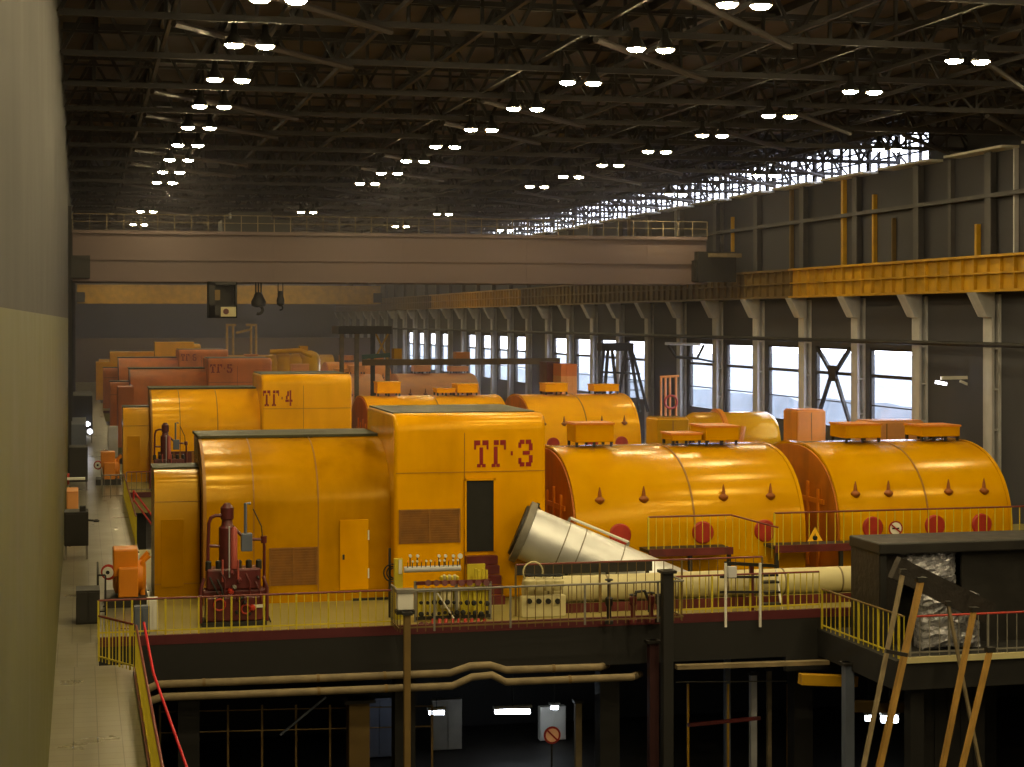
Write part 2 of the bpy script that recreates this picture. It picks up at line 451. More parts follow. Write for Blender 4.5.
def strokes(ch, w=1., h=1.):
    """stencil glyphs as rectangles (x0, z0, x1, z1) in a unit cell"""
    t = .2
    g = {'Т': [(0, .82, .42, 1), (.58, .82, 1, 1), (0, .66, .13, .82), (.87, .66, 1, .82), (.38, .08, .62, .74), (.2, 0, .45, .12), (.55, 0, .8, .12)],
         'Г': [(.16, .82, .5, 1), (.6, .82, 1, 1), (.87, .64, 1, .82), (.16, .1, .42, .76), (.0, 0, .27, .12), (.33, 0, .58, .12)],
         '.': [(.3, .42, .6, .58)],
         '3': [(.0, .7, .2, .9), (.1, .84, .42, 1), (.52, .84, .9, 1), (.74, .6, 1, .86), (.3, .44, .8, .58), (.74, .14, 1, .42), (.1, 0, .42, .16), (.52, 0, .9, .16), (0, .1, .2, .32)],
         '4': [(.6, .0, .82, .24), (.6, .4, .82, 1), (.0, .26, .5, .4), (.56, .26, 1, .4), (.08, .42, .3, .66), (.26, .62, .5, .94)],
         '5': [(.1, .84, .48, 1), (.56, .84, .95, 1), (.1, .52, .32, .82), (.32, .5, .8, .62), (.74, .16, 1, .5), (.1, 0, .44, .15), (.52, 0, .86, .15), (0, .12, .2, .3)],
         '6': [(.15, .84, .85, 1), (.0, .1, .24, .46), (.0, .54, .24, .88), (.3, .46, .84, .58), (.76, .12, 1, .46), (.15, 0, .85, .14)]}
    return g[ch]
def lettering(text, x0, x1, z0, z1, y, parent, m):
    n = len(text)
    cell = [.45 if c == '.' else 1. for c in text]; tot = sum(cell) + .22 * (n - 1)
    u = (x1 - x0) / tot; x = x0
    for c, w in zip(text, cell):
        mb = MB()
        for a, b, cc, d in strokes(c):
            mb.box(x + a * u * w, y, z0 + b * (z1 - z0), x + cc * u * w, y - .015, z0 + d * (z1 - z0))
        x += (w + .22) * u
        o = mb.build('letter', m, parent, smooth=False); o['label'] = 'dark red stencil character'

def seams_x(prof, xs, parent, m, w=.02, off=.012):
    """raised cover strips that follow an open profile"""
    for x in xs:
        mb = MB()
        for (y0, z0), (y1, z1) in zip(prof[:-1], prof[1:]):
            d = Vector((0, y1 - y0, z1 - z0)); nrm = Vector((0, -d.z, d.y)).normalized() * off
            mb.add([Vector((x - w, y0, z0)) + nrm, Vector((x + w, y0, z0)) + nrm, Vector((x + w, y1, z1)) + nrm, Vector((x - w, y1, z1)) + nrm,
                    Vector((x - w, y0, z0)), Vector((x + w, y0, z0)), Vector((x + w, y1, z1)), Vector((x - w, y1, z1))],
                   [(0, 1, 2, 3), (0, 3, 7, 4), (1, 5, 6, 2)])
        mb.build('panel_seam', m, parent)

profB = [(56.1, 0.), (56.1, 3.0)] + arc(59.1, 3.0, 3.0, 2.0, pi, pi / 2, 12)[1:]
profB_full = profB + [(61.5, 5.0), (61.5, 0.)]
profA = [(57.9, 0.), (57.9, 3.45)] + arc(58.55, 3.35, .65, .65, pi, pi / 2, 8)[1:]
profA_full = profA + [(60.6, 4.0), (60.6, 0)]
profC = [(55.5, 0.), (55.5, 5.3)] + arc(56.05, 5.3, .55, .55, pi, pi / 2, 6)[1:] + [(61, 5.85), (61, 0)]
def sup(n, cy=60., cz=1.4, a=4., b=3.05, e=2.4):
    out = []
    for k in range(n + 1):
        t = pi - pi * k / n; c, s = cos(t), sin(t)
        out.append((cy + a * math.copysign(abs(c) ** (2 / e), c), cz + b * abs(s) ** (2 / e)))
    return out
profD = [(56., 0.)] + sup(36) + [(64., 0.)]

def grille(x0, x1, z0, z1, y, parent, m=GRAYP, n=14, mull=2):
    g = MB()
    g.box(x0, y - .01, z0, x1, y + .02, z1)
    for k in range(n):
        z = z0 + (z1 - z0) * (k + .5) / n
        g.box(x0, y - .035, z - .02, x1, y - .01, z + .02)
    for k in range(mull + 1):
        x = x0 + (x1 - x0) * k / mull
        g.box(x - .03, y - .05, z0, x + .03, y - .01, z1)
    return g.build('vent_grille', m, parent, smooth=False)

def end_housing(dy, who, m, seam):
    y = dy
    pf = [(a + dy, b) for a, b in profA_full]
    t = thing('end_housing', (3.0, 57.9 + dy, 0), 'small %s end housing at the left end of the %s' % who, 'machine housing', 'small end housings beside the walkway')
    MB().prismx(pf, 2.3, 3.72).build('shell', m, t)
    MB().box(2.28, 58.9 + dy, 3.99, 3.74, 60.62 + dy, 4.06).build('roof_sheet', ROOFD, t, smooth=False)
    for z in (3.05, .45): MB().box(2.3, 57.885 + dy, z - .012, 3.72, 57.91 + dy, z + .012).build('panel_seam', seam, t, smooth=False)
    MB().box(2.5, 57.86 + dy, .35, 3.2, 57.91 + dy, 2.5).build('door', m, t, smooth=False, bevel=.01)
    return t
def generator_casing(dy, label, m, seam, detail=True):
    pf = [(a + dy, b) for a, b in profB_full]; po = [(a + dy, b) for a, b in profB]
    t = thing('generator_casing', (6.6, 56.1 + dy, 0), label, 'generator casing', 'curved generator casings')
    MB().prismx(pf, 3.75, 9.54).build('shell', m, t)
    MB().box(3.7, 58.6 + dy, 4.99, 9.53, 61.55 + dy, 5.07).build('roof_sheet', ROOFD, t, smooth=False)
    MB().prismx([(a - .02, b) for a, b in po] + [(59.1 + dy, 4.8)] + [(56.25 + dy, 2.9), (56.25 + dy, 0)], 3.70, 3.80).build('end_rim', seam, t)
    if detail:
        seams_x(po, (5.25, 7.25), t, seam)
        grille(5.75, 7.2, .54, 1.72, 56.1 + dy, t)
        d = MB().box(7.92, 56.03 + dy, .34, 8.82, 56.09 + dy, 2.54).build('door', YEL, t, smooth=False, bevel=.012)
        MB().box(8.0, 55.98 + dy, 1.3, 8.06, 56.03 + dy, 1.46).build('handle', DARK, d, smooth=False)
        for z in (1.9, .7): MB().box(8.8, 56.0 + dy, z, 8.84, 56.05 + dy, z + .3).build('hinge', WHITE, d, smooth=False)
        MB().box(8.3, 56.0 + dy, 0, 9.5, 56.1 + dy, .07).build('base_strip', DARK, t, smooth=False)
    return t
def tall_housing(dy, label, m, text, tx, seam, full=True, tz=(4.15, 5.0)):
    pf = [(a + dy, b) for a, b in profC]
    t = thing('turbine_housing', (11.9, 55.5 + dy, 0), label, 'turbine housing', 'tall lettered turbine housings')
    MB().prismx(pf, 9.55, 14.44).build('shell', m, t, bevel=.12)
    MB().prismx([(56.2 + dy, 5.8), (56.2 + dy, 5.88), (60.95 + dy, 5.88), (60.95 + dy, 5.8)], 9.62, 14.24).build('roof_sheet', ROOFD, t, smooth=False)
    MB().box(9.6, 55.485 + dy, 4.0, 14.4, 55.51 + dy, 4.02).build('panel_seam', seam, t, smooth=False)
    MB().box(11.78, 55.485 + dy, 0, 11.8, 55.51 + dy, 5.25).build('panel_seam', seam, t, smooth=False)
    if text: lettering(text, tx[0], tx[1], tz[0], tz[1], 55.5 + dy, t, RED)
    if full:
        grille(9.72, 11.62, 1.8, 2.87, 55.5 + dy, t)
        MB().box(11.84, 55.46 + dy, 1.5, 12.72, 55.5 + dy, 3.74).build('doorway', BLACK, t, smooth=False)  # black sheet paints the darkness inside the open doorway
        fr = MB().box(11.78, 55.42 + dy, 1.5, 11.84, 55.5 + dy, 3.8).box(12.72, 55.42 + dy, 1.5, 12.78, 55.5 + dy, 3.8).box(11.78, 55.42 + dy, 3.74, 12.78, 55.5 + dy, 3.8)
        fr.build('door_frame', YEL, t, smooth=False)
        st = MB()
        for k in range(5): st.box(11.8, 54.2 + .25 * k + dy, .28 * k, 12.8, 54.5 + .25 * k + dy, .28 * k + .26)
        st.build('step', MAROON, t, smooth=False)
    return t
def lp_hood(dy, x0, x1, label, m, seam, full=True):
    t = thing('turbine_hood', ((x0 + x1) / 2, 56 + dy, 0), label, 'turbine hood', 'rounded low pressure turbine hoods')
    pf = [(a + dy, b) for a, b in profD]
    MB().prismx(pf, x0, x1).build('shell', m, t)
    # end plate; on the yellow hoods its darker orange paints in the end's shade
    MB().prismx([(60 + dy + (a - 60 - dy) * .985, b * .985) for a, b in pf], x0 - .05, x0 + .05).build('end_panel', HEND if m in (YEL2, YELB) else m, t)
    if full:
        op = [(a + dy, b) for a, b in sup(30, a=4.02, b=3.07)]
        seams_x(op, (x0 + (x1 - x0) * .51,), t, seam, w=.03)
        seams_x(op, (x0 + .06, x1 - .06), t, m, w=.06, off=.02)
        e = MB()
        for k in range(4): e.box(x0 - .12, 57.6 + .9 * k + dy, .3, x0, 57.75 + .9 * k + dy, 3.0 + .2 * (k % 2))
        e.box(x0 - .1, 57.2 + dy, 2.5, x0, 61 + dy, 2.66)
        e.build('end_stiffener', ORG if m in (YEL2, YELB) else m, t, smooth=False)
    for fx in (.11, .30, .65, .86):
        x = x0 + (x1 - x0) * fx
        yy, zz = 56.42 + dy, 3.0
        MB().lathe([(.02, -.26), (.17, -.1), (.17, -.04), (.07, .04), (.05, .2), (.015, .36)], (x, yy - .08, zz), n=8).build('lifting_lug', CLRT, t)
    for fx in (.185, .544, .818):
        x = x0 + (x1 - x0) * fx
        MB().lathe([(.37, 0), (.37, .08), (.33, .12), (.05, .13)], (x, 56.06 + dy, 1.82), axis=(0, -1, 0), n=24).build('manhole_cover', RED2, t)
    return t
def roof_box(x0, x1, y0, y1, z0, z1, label, m=YEL2):
    t = thing('junction_box', ((x0 + x1) / 2, (y0 + y1) / 2, z0), label, 'box', 'boxes on top of the turbine hoods')
    h = .16
    MB().box(x0, y0, z0 + h, x1, y1, z1).build('case', m, t, smooth=False, bevel=.03)
    MB().box(x0 - .03, y0 - .03, z1 - .02, x1 + .03, y1 + .03, z1 + .04).build('lid', ORG if m is YEL2 else m, t, smooth=False)
    n = max(3, int((x1 - x0) / .35))
    for k in range(n):
        x = x0 + .06 + (x1 - x0 - .12) * k / (n - 1)
        MB().box(x - .04, y0 + .05, z0, x + .04, y0 + .15, z0 + h).build('foot', DARK, t, smooth=False)
        MB().box(x - .04, y1 - .15, z0, x + .04, y1 - .05, z0 + h).build('foot', DARK, t, smooth=False)
    return t

# units: lettering, colours
who = [('yellow', 'machine lettered ТГ.3'), ('yellow', 'machine lettered ТГ.4'), ('brick red', 'machine lettered ТГ.5'), ('bright orange', 'machine lettered ТГ.6')]
UN = [
    dict(A=YELC, B=YELC, C=YEL, D=YEL2, text='ТГ.3', tx=(12.1, 14.0)),
    dict(A=YEL, B=YELB, C=YELB, D=YELB, text='ТГ.4', tx=(9.62, 11.2)),
    dict(A=BRK, B=BRK, C=BRK, D=PINK, text='ТГ.5', tx=(9.72, 11.4)),
    dict(A=BRK, B=BRK, C=BRK, D=ORG, text='ТГ.6', tx=(9.8, 11.3)),
    dict(A=YEL, B=YEL, C=YEL, D=YEL2, text='', tx=None),
]
names = ['ТГ.3', 'ТГ.4', 'ТГ.5', 'ТГ.6', '']
for k, u in enumerate(UN):
    dy = S * k
    cA = 'brick red' if u['A'] is BRK else 'yellow'
    nm = 'machine lettered ' + names[k] if names[k] else 'farthest machine down the hall'
    seam = MAROON if u['A'] is BRK else YSEAM
    end_housing(dy, (cA, nm), u['A'], seam)
    generator_casing(dy, '%s curved generator casing of the %s' % (cA, nm), u['B'], seam, detail=k < 2)
    tall_housing(dy, ('tall %s housing lettered %s in dark red' % (cA, names[k])) if names[k] else 'tall yellow housing of the farthest machine down the hall', u['C'], u['text'], u['tx'], seam, full=k == 0, tz=(4.15, 5.0) if k < 2 else (4.75, 5.4))
    cD = {YEL2: 'yellow', YELB: 'yellow', PINK: 'salmon', ORG: 'orange'}[u['D']]
    lp_hood(dy, 15.6, 23.5, '%s rounded turbine hood nearest the tall housing of the %s' % (cD, nm), u['D'], YSEAM, full=k < 2)
    lp_hood(dy, 24.75, 31.1, '%s rounded turbine hood farther right on the %s' % (cD, nm), u['D'], YSEAM, full=k < 2)
    if k < 4:
        zz = 4.47
        roof_box(16.4, 17.75, 59.0 + dy, 60.2 + dy, zz, 5.25, '%s box on legs atop the first turbine hood of the %s' % (cD, nm), u['D'])
        roof_box(21.0, 22.2, 58.8 + dy, 60.4 + dy, zz, 5.1, '%s box on legs right of the low box, first hood of the %s' % (cD, nm), u['D'])
        roof_box(19.85, 20.93, 59.0 + dy, 60.2 + dy, zz, 4.85, 'low flat %s box atop the first hood of the %s' % (cD, nm), u['D'])
        roof_box(26.2, 27.55, 58.8 + dy, 60.2 + dy, zz, 5.1, '%s box on legs atop the second turbine hood of the %s' % (cD, nm), u['D'])
        roof_box(29.2, 30.7, 59.0 + dy, 60.4 + dy, zz, 5.0, 'wide %s box at the right end atop the second hood of the %s' % (cD, nm), u['D'])

# right end of the unit lettered TG.4: cylinder casing and block housing
def hp_casing(dy, m, label):
    t = thing('turbine_cylinder', (36.5, 57 + dy, 0), label, 'turbine cylinder', 'turbine cylinders beyond the hoods')
    MB().lathe([(.9, 0), (1.5, .3), (1.75, .7), (1.75, 5.2), (1.5, 5.6), (.8, 5.9)], (34.2, 58 + dy, 1.65), axis=(1, 0, 0), n=28).build('shell', m, t)
    MB().lathe([(1.95, 0), (1.95, .25)], (36.3, 58 + dy, 1.65), axis=(1, 0, 0), n=28).build('flange', ORG, t)
    MB().box(34.6, 57.2 + dy, 0, 35.1, 58.8 + dy, 1.0).build('foot', DARK, t, smooth=False); MB().box(37.6, 57.2 + dy, 0, 38.1, 58.8 + dy, 1.0).build('foot', DARK, t, smooth=False)
    for kx in (35.2, 37.2):
        MB().tube([(kx, 56.6 + dy, .2), (kx, 56.2 + dy, 1.6), (kx + .3, 56.5 + dy, 2.6)], .14, 8).build('steam_pipe', ORG, t)
    return t
hp_casing(S, YEL2, 'yellow turbine cylinder right of the hoods of the machine lettered ТГ.4')
def block(name, x0, x1, y0, y1, z1, m, label, ridge=True):
    t = thing(name, ((x0 + x1) / 2, (y0 + y1) / 2, 0), label, 'housing')
    MB().box(x0, y0, 0, x1, y1, z1).build('shell', m, t, smooth=False, bevel=.08)
    MB().box(x0 + .1, y0 + .1, z1, x1 - .1, y1 - .1, z1 + .06).build('roof_sheet', m, t, smooth=False)
    n = max(2, int((x1 - x0) / .9))
    for k in range(1, n):
        x = x0 + (x1 - x0) * k / n
        MB().box(x - .025, y0 - .02, 0.1, x + .025, y0, z1 - .1).build('panel_seam', YSEAM, t, smooth=False)
    return t
a = Q(797, 411, 92.5); b = Q(826, 411, 92.5)
block('steam_valve_housing', a.x, b.x, 92.5, 94.5, a.z, ORG, 'orange block housing right of the yellow turbine cylinder')
a = Q(868, 422, 83.); b = Q(924, 422, 83.)
block('steel_container', a.x, b.x, 83., 84.6, a.z, PINK, 'salmon panelled container under the tall windows at right')
a = Q(657, 419, 93.); b = Q(689, 419, 93.)
block('pump_housing', a.x, b.x, 93., 95., a.z, YEL2, 'small yellow housing right of the hoods of the machine lettered ТГ.4')

# ------------------------------------------------------------------ FENCES
def fence(pts, h, label, mb_=FYEL, mr=FRAIL, step=.22, group=None, posts=None, kerb=False, thick=.011, bold=5, mp=None, each=True, brail=True):
    pts = [Vector(p) for p in pts]
    t = thing('fence', pts[0], label, 'fence', group)
    up = Vector((0, 0, h))
    for a, b in zip(pts[:-1], pts[1:]):
        MB().tube([a + up, b + up], .03, 8).build('handrail', mr, t)
        if brail: MB().bar(a + Vector((0, 0, .12)), b + Vector((0, 0, .12)), .03, .04).build('bottom_rail', mb_, t, smooth=False)
    # posts and balusters share two meshes
    L = sum((b - a).length for a, b in zip(pts[:-1], pts[1:]))
    n = max(2, int(L / step)); count = 0
    pan = MB(); thin = thickm = None
    run = 0.
    def at(d):
        for a, b in zip(pts[:-1], pts[1:]):
            l = (b - a).length
            if d <= l + 1e-6: return a + (b - a) * (d / l)
            d -= l
        return pts[-1]
    for k in range(n + 1):
        p = at(L * k / n)
        isp = k % bold == 0
        r = .026 if isp else thick
        if each:
            src = thickm if isp else thin
            if src is None:
                m = MB().box(p.x - r, p.y - r, p.z, p.x + r, p.y + r, p.z + h)
                o = m.build('post' if isp else 'baluster', (mp or mb_) if isp else mb_, t, smooth=False)
                for v in o.data.vertices: v.co -= p - pts[0]
                o.location = p - pts[0]
                if isp: thickm = o
                else: thin = o
            else:
                c = src.copy(); COL.objects.link(c); c.parent = t; c.location = p - pts[0]; ORIG[c.name] = ORIG[src.name]
        else:
            pan.box(p.x - r, p.y - r, p.z, p.x + r, p.y + r, p.z + h)
    if not each: pan.build('baluster_panel', mb_, t, smooth=False)
    return t
FZ = 0.14
a0 = Vector((.5, 50.42, FZ)); a1 = Vector((8.6, 50.42, FZ))
fence([a0, a1], 1.0, 'yellow fence with brown handrail along the deck edge at left', bold=4)
fence([(8.6, 50.42, FZ), (8.6, 49.25, FZ), (16.9, 49.25, FZ), (16.9, 50.42, FZ)], 1.15, 'grey steel fence around the jutting part of the deck edge', mb_=OCHRE2, mr=GREY, mp=GREY, bold=9, step=.24)
fence([(17.0, 50.42, FZ), (21.6, 50.42, FZ)], 1.1, 'yellow fence along the deck edge right of the jutting part', bold=6, step=.2)
fence([(.48, 47.1, .1), (1.3, 45.6, .1)], 1.15, 'short slanting yellow fence where the walkway narrows', bold=3, step=.16)
fence([(1.36, 45.4, .1), (1.36, 24, .1)], 1.15, 'yellow fence running along the walkway toward the viewer', bold=5, step=.28)
fence([(2.15, 72, 0), (2.15, 91.9, 0)], 1.1, 'yellow fence along the walkway beside the pit', bold=5, step=.25)
fence([(2.3, 92.7, FZ), (9.2, 92.7, FZ)], 1.0, 'thin fence on the deck edge in front of the second machine', bold=6, step=.24, mb_=GREY)
for k in (0, 1):
    o = MB().tube([(1.6, 47.0, 1.05), (1.75, 44.6, .2), (2.7, 41.0, -2.3), (3.2, 38, -4.4)], .035, 8).build('stair_handrail', REDRAIL) if k == 0 else None
    if o: tag(o, 'red stair handrail dropping from the walkway into the pit', 'handrail')
o = MB().tube([(2.4, 84, 1.0), (3.3, 77, .1)], .04, 8).tube([(2.4, 84, .6), (3.3, 77, -.3)], .04, 8).tube([(2.4, 84, 1.0), (2.4, 84, .5)], .04, 8).tube([(3.3, 77, .1), (3.3, 77, -.9)], .04, 8).build('stair_railing', REDRAIL)
tag(o, 'red stair railing beside the yellow walkway fence', 'handrail')

# raised service walkway in front of the hoods
def service_walk(x0, x1, y0, y1, z, label):
    t = thing('service_platform', ((x0 + x1) / 2, y0, 0), label, 'platform')
    MB().box(x0, y0, z - .1, x1, y1, z).build('deck_plate', DARK, t, smooth=False)
    MB().box(x0, y0 - .03, z - .2, x1, y0, z + .04).build('edge_plate', MAROON, t, smooth=False)
    n = max(2, int((x1 - x0) / 2.2))
    for k in range(n + 1):
        x = x0 + .1 + (x1 - x0 - .2) * k / n
        MB().box(x - .06, y0 + .05, 0, x + .06, y0 + .17, z - .1).build('leg', DARK, t, smooth=False)
    return t
service_walk(17.7, 20.55, 54.95, 55.95, 1.42, 'dark service platform with maroon edge before the first turbine hood')
service_walk(22.0, 38., 54.95, 55.95, 1.42, 'long service platform with maroon edge before the second turbine hood')
fence([(17.7, 55.0, 1.46), (20.5, 55.0, 1.46), (21.5, 53.4, 1.2)], 1.03, 'thin brown railing on the service platform before the first hood', mb_=FYEL, mr=FRAIL, step=.26, thick=.009, bold=99, brail=False)
fence([(22.0, 55.0, 1.46), (37.5, 55.0, 1.46)], 1.05, 'brown railing on the service platform before the second hood', mb_=FYEL, mr=FRAIL, step=.3, thick=.012, bold=99, brail=False)
# metal stair to the service platform
t = thing('metal_stair', (20.4, 50.2, -.5), 'small open metal stair with white posts hung on the deck edge', 'stairs')
for x in (725.5, 760): MB().box(Q(x - 1, 0, 50.2).x, 50.16, Q(x, 627, 50.2).z, Q(x + 1, 0, 50.2).x, 50.22, Q(x, 563, 50.2).z).build('post', WHITE, t, smooth=False)
for y in (577, 592): MB().bar(Q(720, y, 50.3), Q(760, y, 50.3), .06, .07).build('rung', DARK, t, smooth=False)
for k, y in enumerate((574, 581, 591, 603)):
    a, b = Q(761, y, 51.6 - .25 * k), Q(776 + k, y, 51.6 - .25 * k); MB().box(a.x, a.y - .2, a.z - .06, b.x, a.y + .1, a.z).build('tread', DARK, t, smooth=False)
MB().bar(Q(776, 570, 51.7), Q(782, 612, 50.9), .05, .1).build('stringer', WHITE, t, smooth=False)
MB().bar(Q(725, 563, 50.2), Q(777, 566, 51.5), .06, .1).build('top_plate', DARK, t, smooth=False)
a, b = Q(727, 577, 50.15), Q(735, 566, 50.15)
MB().box(a.x, 50.0, a.z, b.x, 50.14, b.z).build('switch_box', LGREY, t, smooth=False)
a, b = Q(750, 612, 51.2), Q(754, 566, 51.2)
MB().box(a.x, 51.2, 0, b.x, 51.3, b.z).build('inner_post', MAROON, t, smooth=False)
# ------------------------------------------------------------------ DUCTS and PIPES
t = thing('silver_duct', Q(540, 540, 54.3), 'huge silver insulated duct slanting down in front of the first turbine hood', 'duct')
p0 = Vector((13.6, 55.1, 2.12)); p1 = p0 + Vector((5.6, -1.4, -2.4))
d = (p1 - p0).normalized()
MB().tube([p0 + d * (p1 - p0).length * k / 6 for k in range(7)], .85, 36).build('duct_body', SILV, t)
MB().lathe([(.86, -.12), (1.0, -.1), (1.0, .1), (.86, .14)], p0, axis=d, n=36).build('end_collar', GREY, t)  # collar's grey also stands for the shadow round the duct's end
MB().lathe([(.8, -.2), (.84, -.1)], p0, axis=d, n=36).build('end_sleeve', DARK, t)
for k in (1.25, 1.8, 3.1): MB().lathe([(.855, 0), (.862, .02), (.855, .04)], p0 + d * k, axis=d, n=36).build('jacket_seam', GREY, t)
up = d.cross(Vector((0, 1, 0))).normalized(); up = up if up.z > 0 else -up
MB().tube([p0 + d * 1.2 + up * .97, p0 + d * 3.2 + up * .97], .045, 8).build('lifting_bar', WHITE, t)
for k in (1.2, 3.2): MB().tube([p0 + d * k + up * .83, p0 + d * k + up * .98], .05, 8).build('bracket', GREY, t)
MB().tube([p0 + d * .1 + up * .78, p0 + d * .1 + up * 1.02], .06, 8).tube([p0 + d * .3 + up * .78, p0 + d * .05 + up * 1.0], .03, 8).build('clamp', DARK, t)
t = thing('horizontal_duct', (18, 52.6, 0), 'long cream horizontal duct behind the deck edge fence', 'duct')
MB().tube([(13.0, 52.5, .66), (30, 52.5, .66)], .41, 28).build('duct_body', CREAM, t)
for k in range(9): MB().lathe([(.412, 0), (.42, .03), (.412, .06)], (13.6 + 1.9 * k, 52.5, .66), axis=(1, 0, 0), n=28).build('jacket_seam', BEIGE, t)
MB().box(13.0, 52.15, 0, 30, 52.2, .28).build('skirting', MAROON, t, smooth=False)
for k in range(6): MB().box(13.5 + 3.1 * k, 52.35, 0, 13.8 + 3.1 * k, 52.9, .35).build('saddle', DARK, t, smooth=False)
t = thing('cable_trough', (14, 53.9, 0), 'dark cable trough on posts behind the cream duct', 'cable trough')
MB().box(12.9, 53.05, 1.05, 17.2, 53.1, 1.4).build('tray', DARK, t, smooth=False)
for k in range(4): MB().box(13.1 + 1.3 * k, 53.06, 0, 13.2 + 1.3 * k, 53.1, 1.05).build('leg', DARK, t, smooth=False)
fence([(12.6, 52.0, .0), (20.4, 52.0, .0)], 1.52, 'tall thin brown railing in front of the cream duct', mb_=OCHRE2, mr=FRAIL, step=.28, thick=.009, bold=9, brail=False)

def lagged(pix, Y, r, label):
    pts = [Q(x, y, Y + dyy) for x, y, dyy in pix]
    t = thing('lagged_pipe', pts[0], label, 'pipe', 'beige pipes under the deck edge')
    MB().tube(pts, r, 14).build('pipe_body', BEIGE, t)
    for k in range(1, len(pts)):
        a, b = pts[k - 1], pts[k]; n = int((b - a).length / 2.4)
        for q in range(1, n + 1):
            p = a + (b - a) * (q / (n + 1))
            MB().lathe([(r + .012, -.04), (r + .012, .04)], p, axis=(b - a), n=14).build('pipe_band', OCHRE2, t)
    return t
lagged([(128, 700, 3.), (141, 693, 0), (157, 684.5, 0), (250, 681, 0), (450, 673, 0), (470, 666, 0), (490, 665, 0), (506, 670, 0), (600, 667, 0), (610, 664, 3)], 49.6, .105, 'upper beige lagged pipe with a hump under the deck edge')
lagged([(134, 712, 3.), (148, 702, 0), (162, 697, 0), (250, 694, 0), (452, 686, 0), (472, 677, 0), (492, 675, 0), (506, 682, 0), (632, 677, 0), (640, 674, 3)], 49.4, .105, 'lower beige lagged pipe with a hump under the deck edge')

def post(name, x, ytop, ybot, Y, w, m, label, cat='post', group=None):
    a, b = Q(x, ytop, Y), Q(x, ybot, Y)
    t = thing(name, (a.x, Y, b.z), label, cat, group)
    MB().box(a.x - w, Y - w, b.z, a.x + w, Y + w, a.z).build('shaft', m, t, smooth=False, bevel=.01)
    MB().box(a.x - w * 1.5, Y - w * 1.5, a.z - .08, a.x + w * 1.5, Y + w * 1.5, a.z).build('cap_plate', DARK, t, smooth=False)
    return t
ZB = -5.5
def ybot(Y, x):  # pixel row where the lower floor is met
    u = (x - CX) / F; return CY + (H - ZB) / (Y / (CT - u * ST)) * F
for x, yt, Y, w, m, lab in ((653, 640, 49.8, .14, MAROOND, 'dark red steel post under the jutting deck at its right end'), (667, 570, 49.0, .15, FASC, 'thick dark steel post at the right end of the jutting deck'),
                            (407, 612, 49.0, .09, OCHRE2, 'slim ochre post under the white instrument box'), (358, 698, 52., .3, OCHRE2, 'squat ochre concrete pier below the beige pipes')):
    post('steel_post', x, yt, ybot(Y, x), Y, w, m, lab)
for i, (x, yt, w, m) in enumerate(((753, 672, .1, LGREY), (769, 668, .07, BEIGE), (727, 640, .09, BLUEG), (578, 700, .1, BEIGE))):
    post('support_post', x, yt, ybot(53, x), 53, w, m, ['slim grey support post below the dusty beige beam', 'pair-standing beige support post below the dusty beige beam', 'blue grey support post crossing the dusty beige beam', 'beige support post beside the hanging lamps below deck'][i])
a, b = Q(676, 667, 49.6), Q(828, 662, 49.6)
o = MB().bar(a, b, .24, .12).build('dusty_beam', BEIGE); tag(o, 'dusty beige horizontal beam below the deck edge at right', 'beam')
a, b = Q(800, 679, 49.2), Q(856, 681, 49.2)
o = MB().bar(a, b, .3, .3).build('ochre_beam', OCHRE); tag(o, 'short ochre beam end below the right platform', 'beam')
a, b = Q(848, 706, 48.5), Q(908, 707, 48.5)
o = MB().bar(a, b, .3, .3).build('ochre_beam', OCHRE2); tag(o, 'lower ochre beam behind the inclined ladder legs', 'beam')
# lower level railings and clutter
t = thing('lower_railing', (4, 52.5, ZB), 'thin pale railing on the lower level at left', 'fence')
for k in range(9):
    p = Q(160 + 34 * k, 705, 52.5); MB().box(p.x - .03, 52.47, ZB, p.x + .03, 52.53, p.z).build('post', OCHRE2, t, smooth=False)
a, b = Q(160, 712, 52.5), Q(432, 706, 52.5)
MB().tube([a, b], .02, 6).tube([a - Vector((0, 0, .6)), b - Vector((0, 0, .6))], .02, 6).build('handrail', OCHRE2, t)
t = thing('lower_railing', (20, 52.5, ZB), 'thin pale railing on the lower level below the dusty beige beam', 'fence')
for x in (688, 728, 788):
    p = Q(x, 684, 52.5); MB().box(p.x - .03, 52.47, ZB, p.x + .03, 52.53, p.z).build('post', OCHRE, t, smooth=False)
a, b = Q(676, 682, 52.5), Q(800, 681, 52.5)
MB().tube([a, b], .02, 6).build('handrail', GREY, t)
a, b = Q(688, 725, 51.5), Q(760, 718, 51.5)
o = MB().bar(a, b, .1, .1).build('floor_edge_bar', MAROON); tag(o, 'maroon bar along the lower level edge', 'bar')
def tube_lamp(x0, x1, y, Y, label, r=.07):
    a, b = Q(x0, y, Y), Q(x1, y, Y)
    t = thing('fluorescent_lamp', (a + b) / 2, label, 'lamp', 'strip lamps below the deck')
    MB().tube([a, b], r, 10).build('tube', TUBE, t)
    MB().box(a.x - .05, Y - .1, a.z + r, b.x + .05, Y + .1, a.z + r + .08).build('fixture', WHITE, t, smooth=False)
    MB().tube([(a + b) / 2 + Vector((0, 0, r + .08)), Vector(((a.x + b.x) / 2, Y, -.9))], .02, 6).build('hanger', DARK, t)
tube_lamp(398, 405, 713.5, 56, 'short white strip lamp beside the blue grey panel below deck')
tube_lamp(429, 444, 712.5, 56, 'white strip lamp below deck left of the longest strip lamp')
tube_lamp(495, 530, 711.5, 57, 'longest white strip lamp below deck under the pipe hump', .08)
tube_lamp(551, 558, 707.5, 58, 'small white strip lamp above the round red sign')
tube_lamp(866, 871, 718, 52, 'small white strip lamp behind the inclined ladder', .1)
tube_lamp(882, 897, 719, 52, 'bright white strip lamp right of the ladder foot', .12)
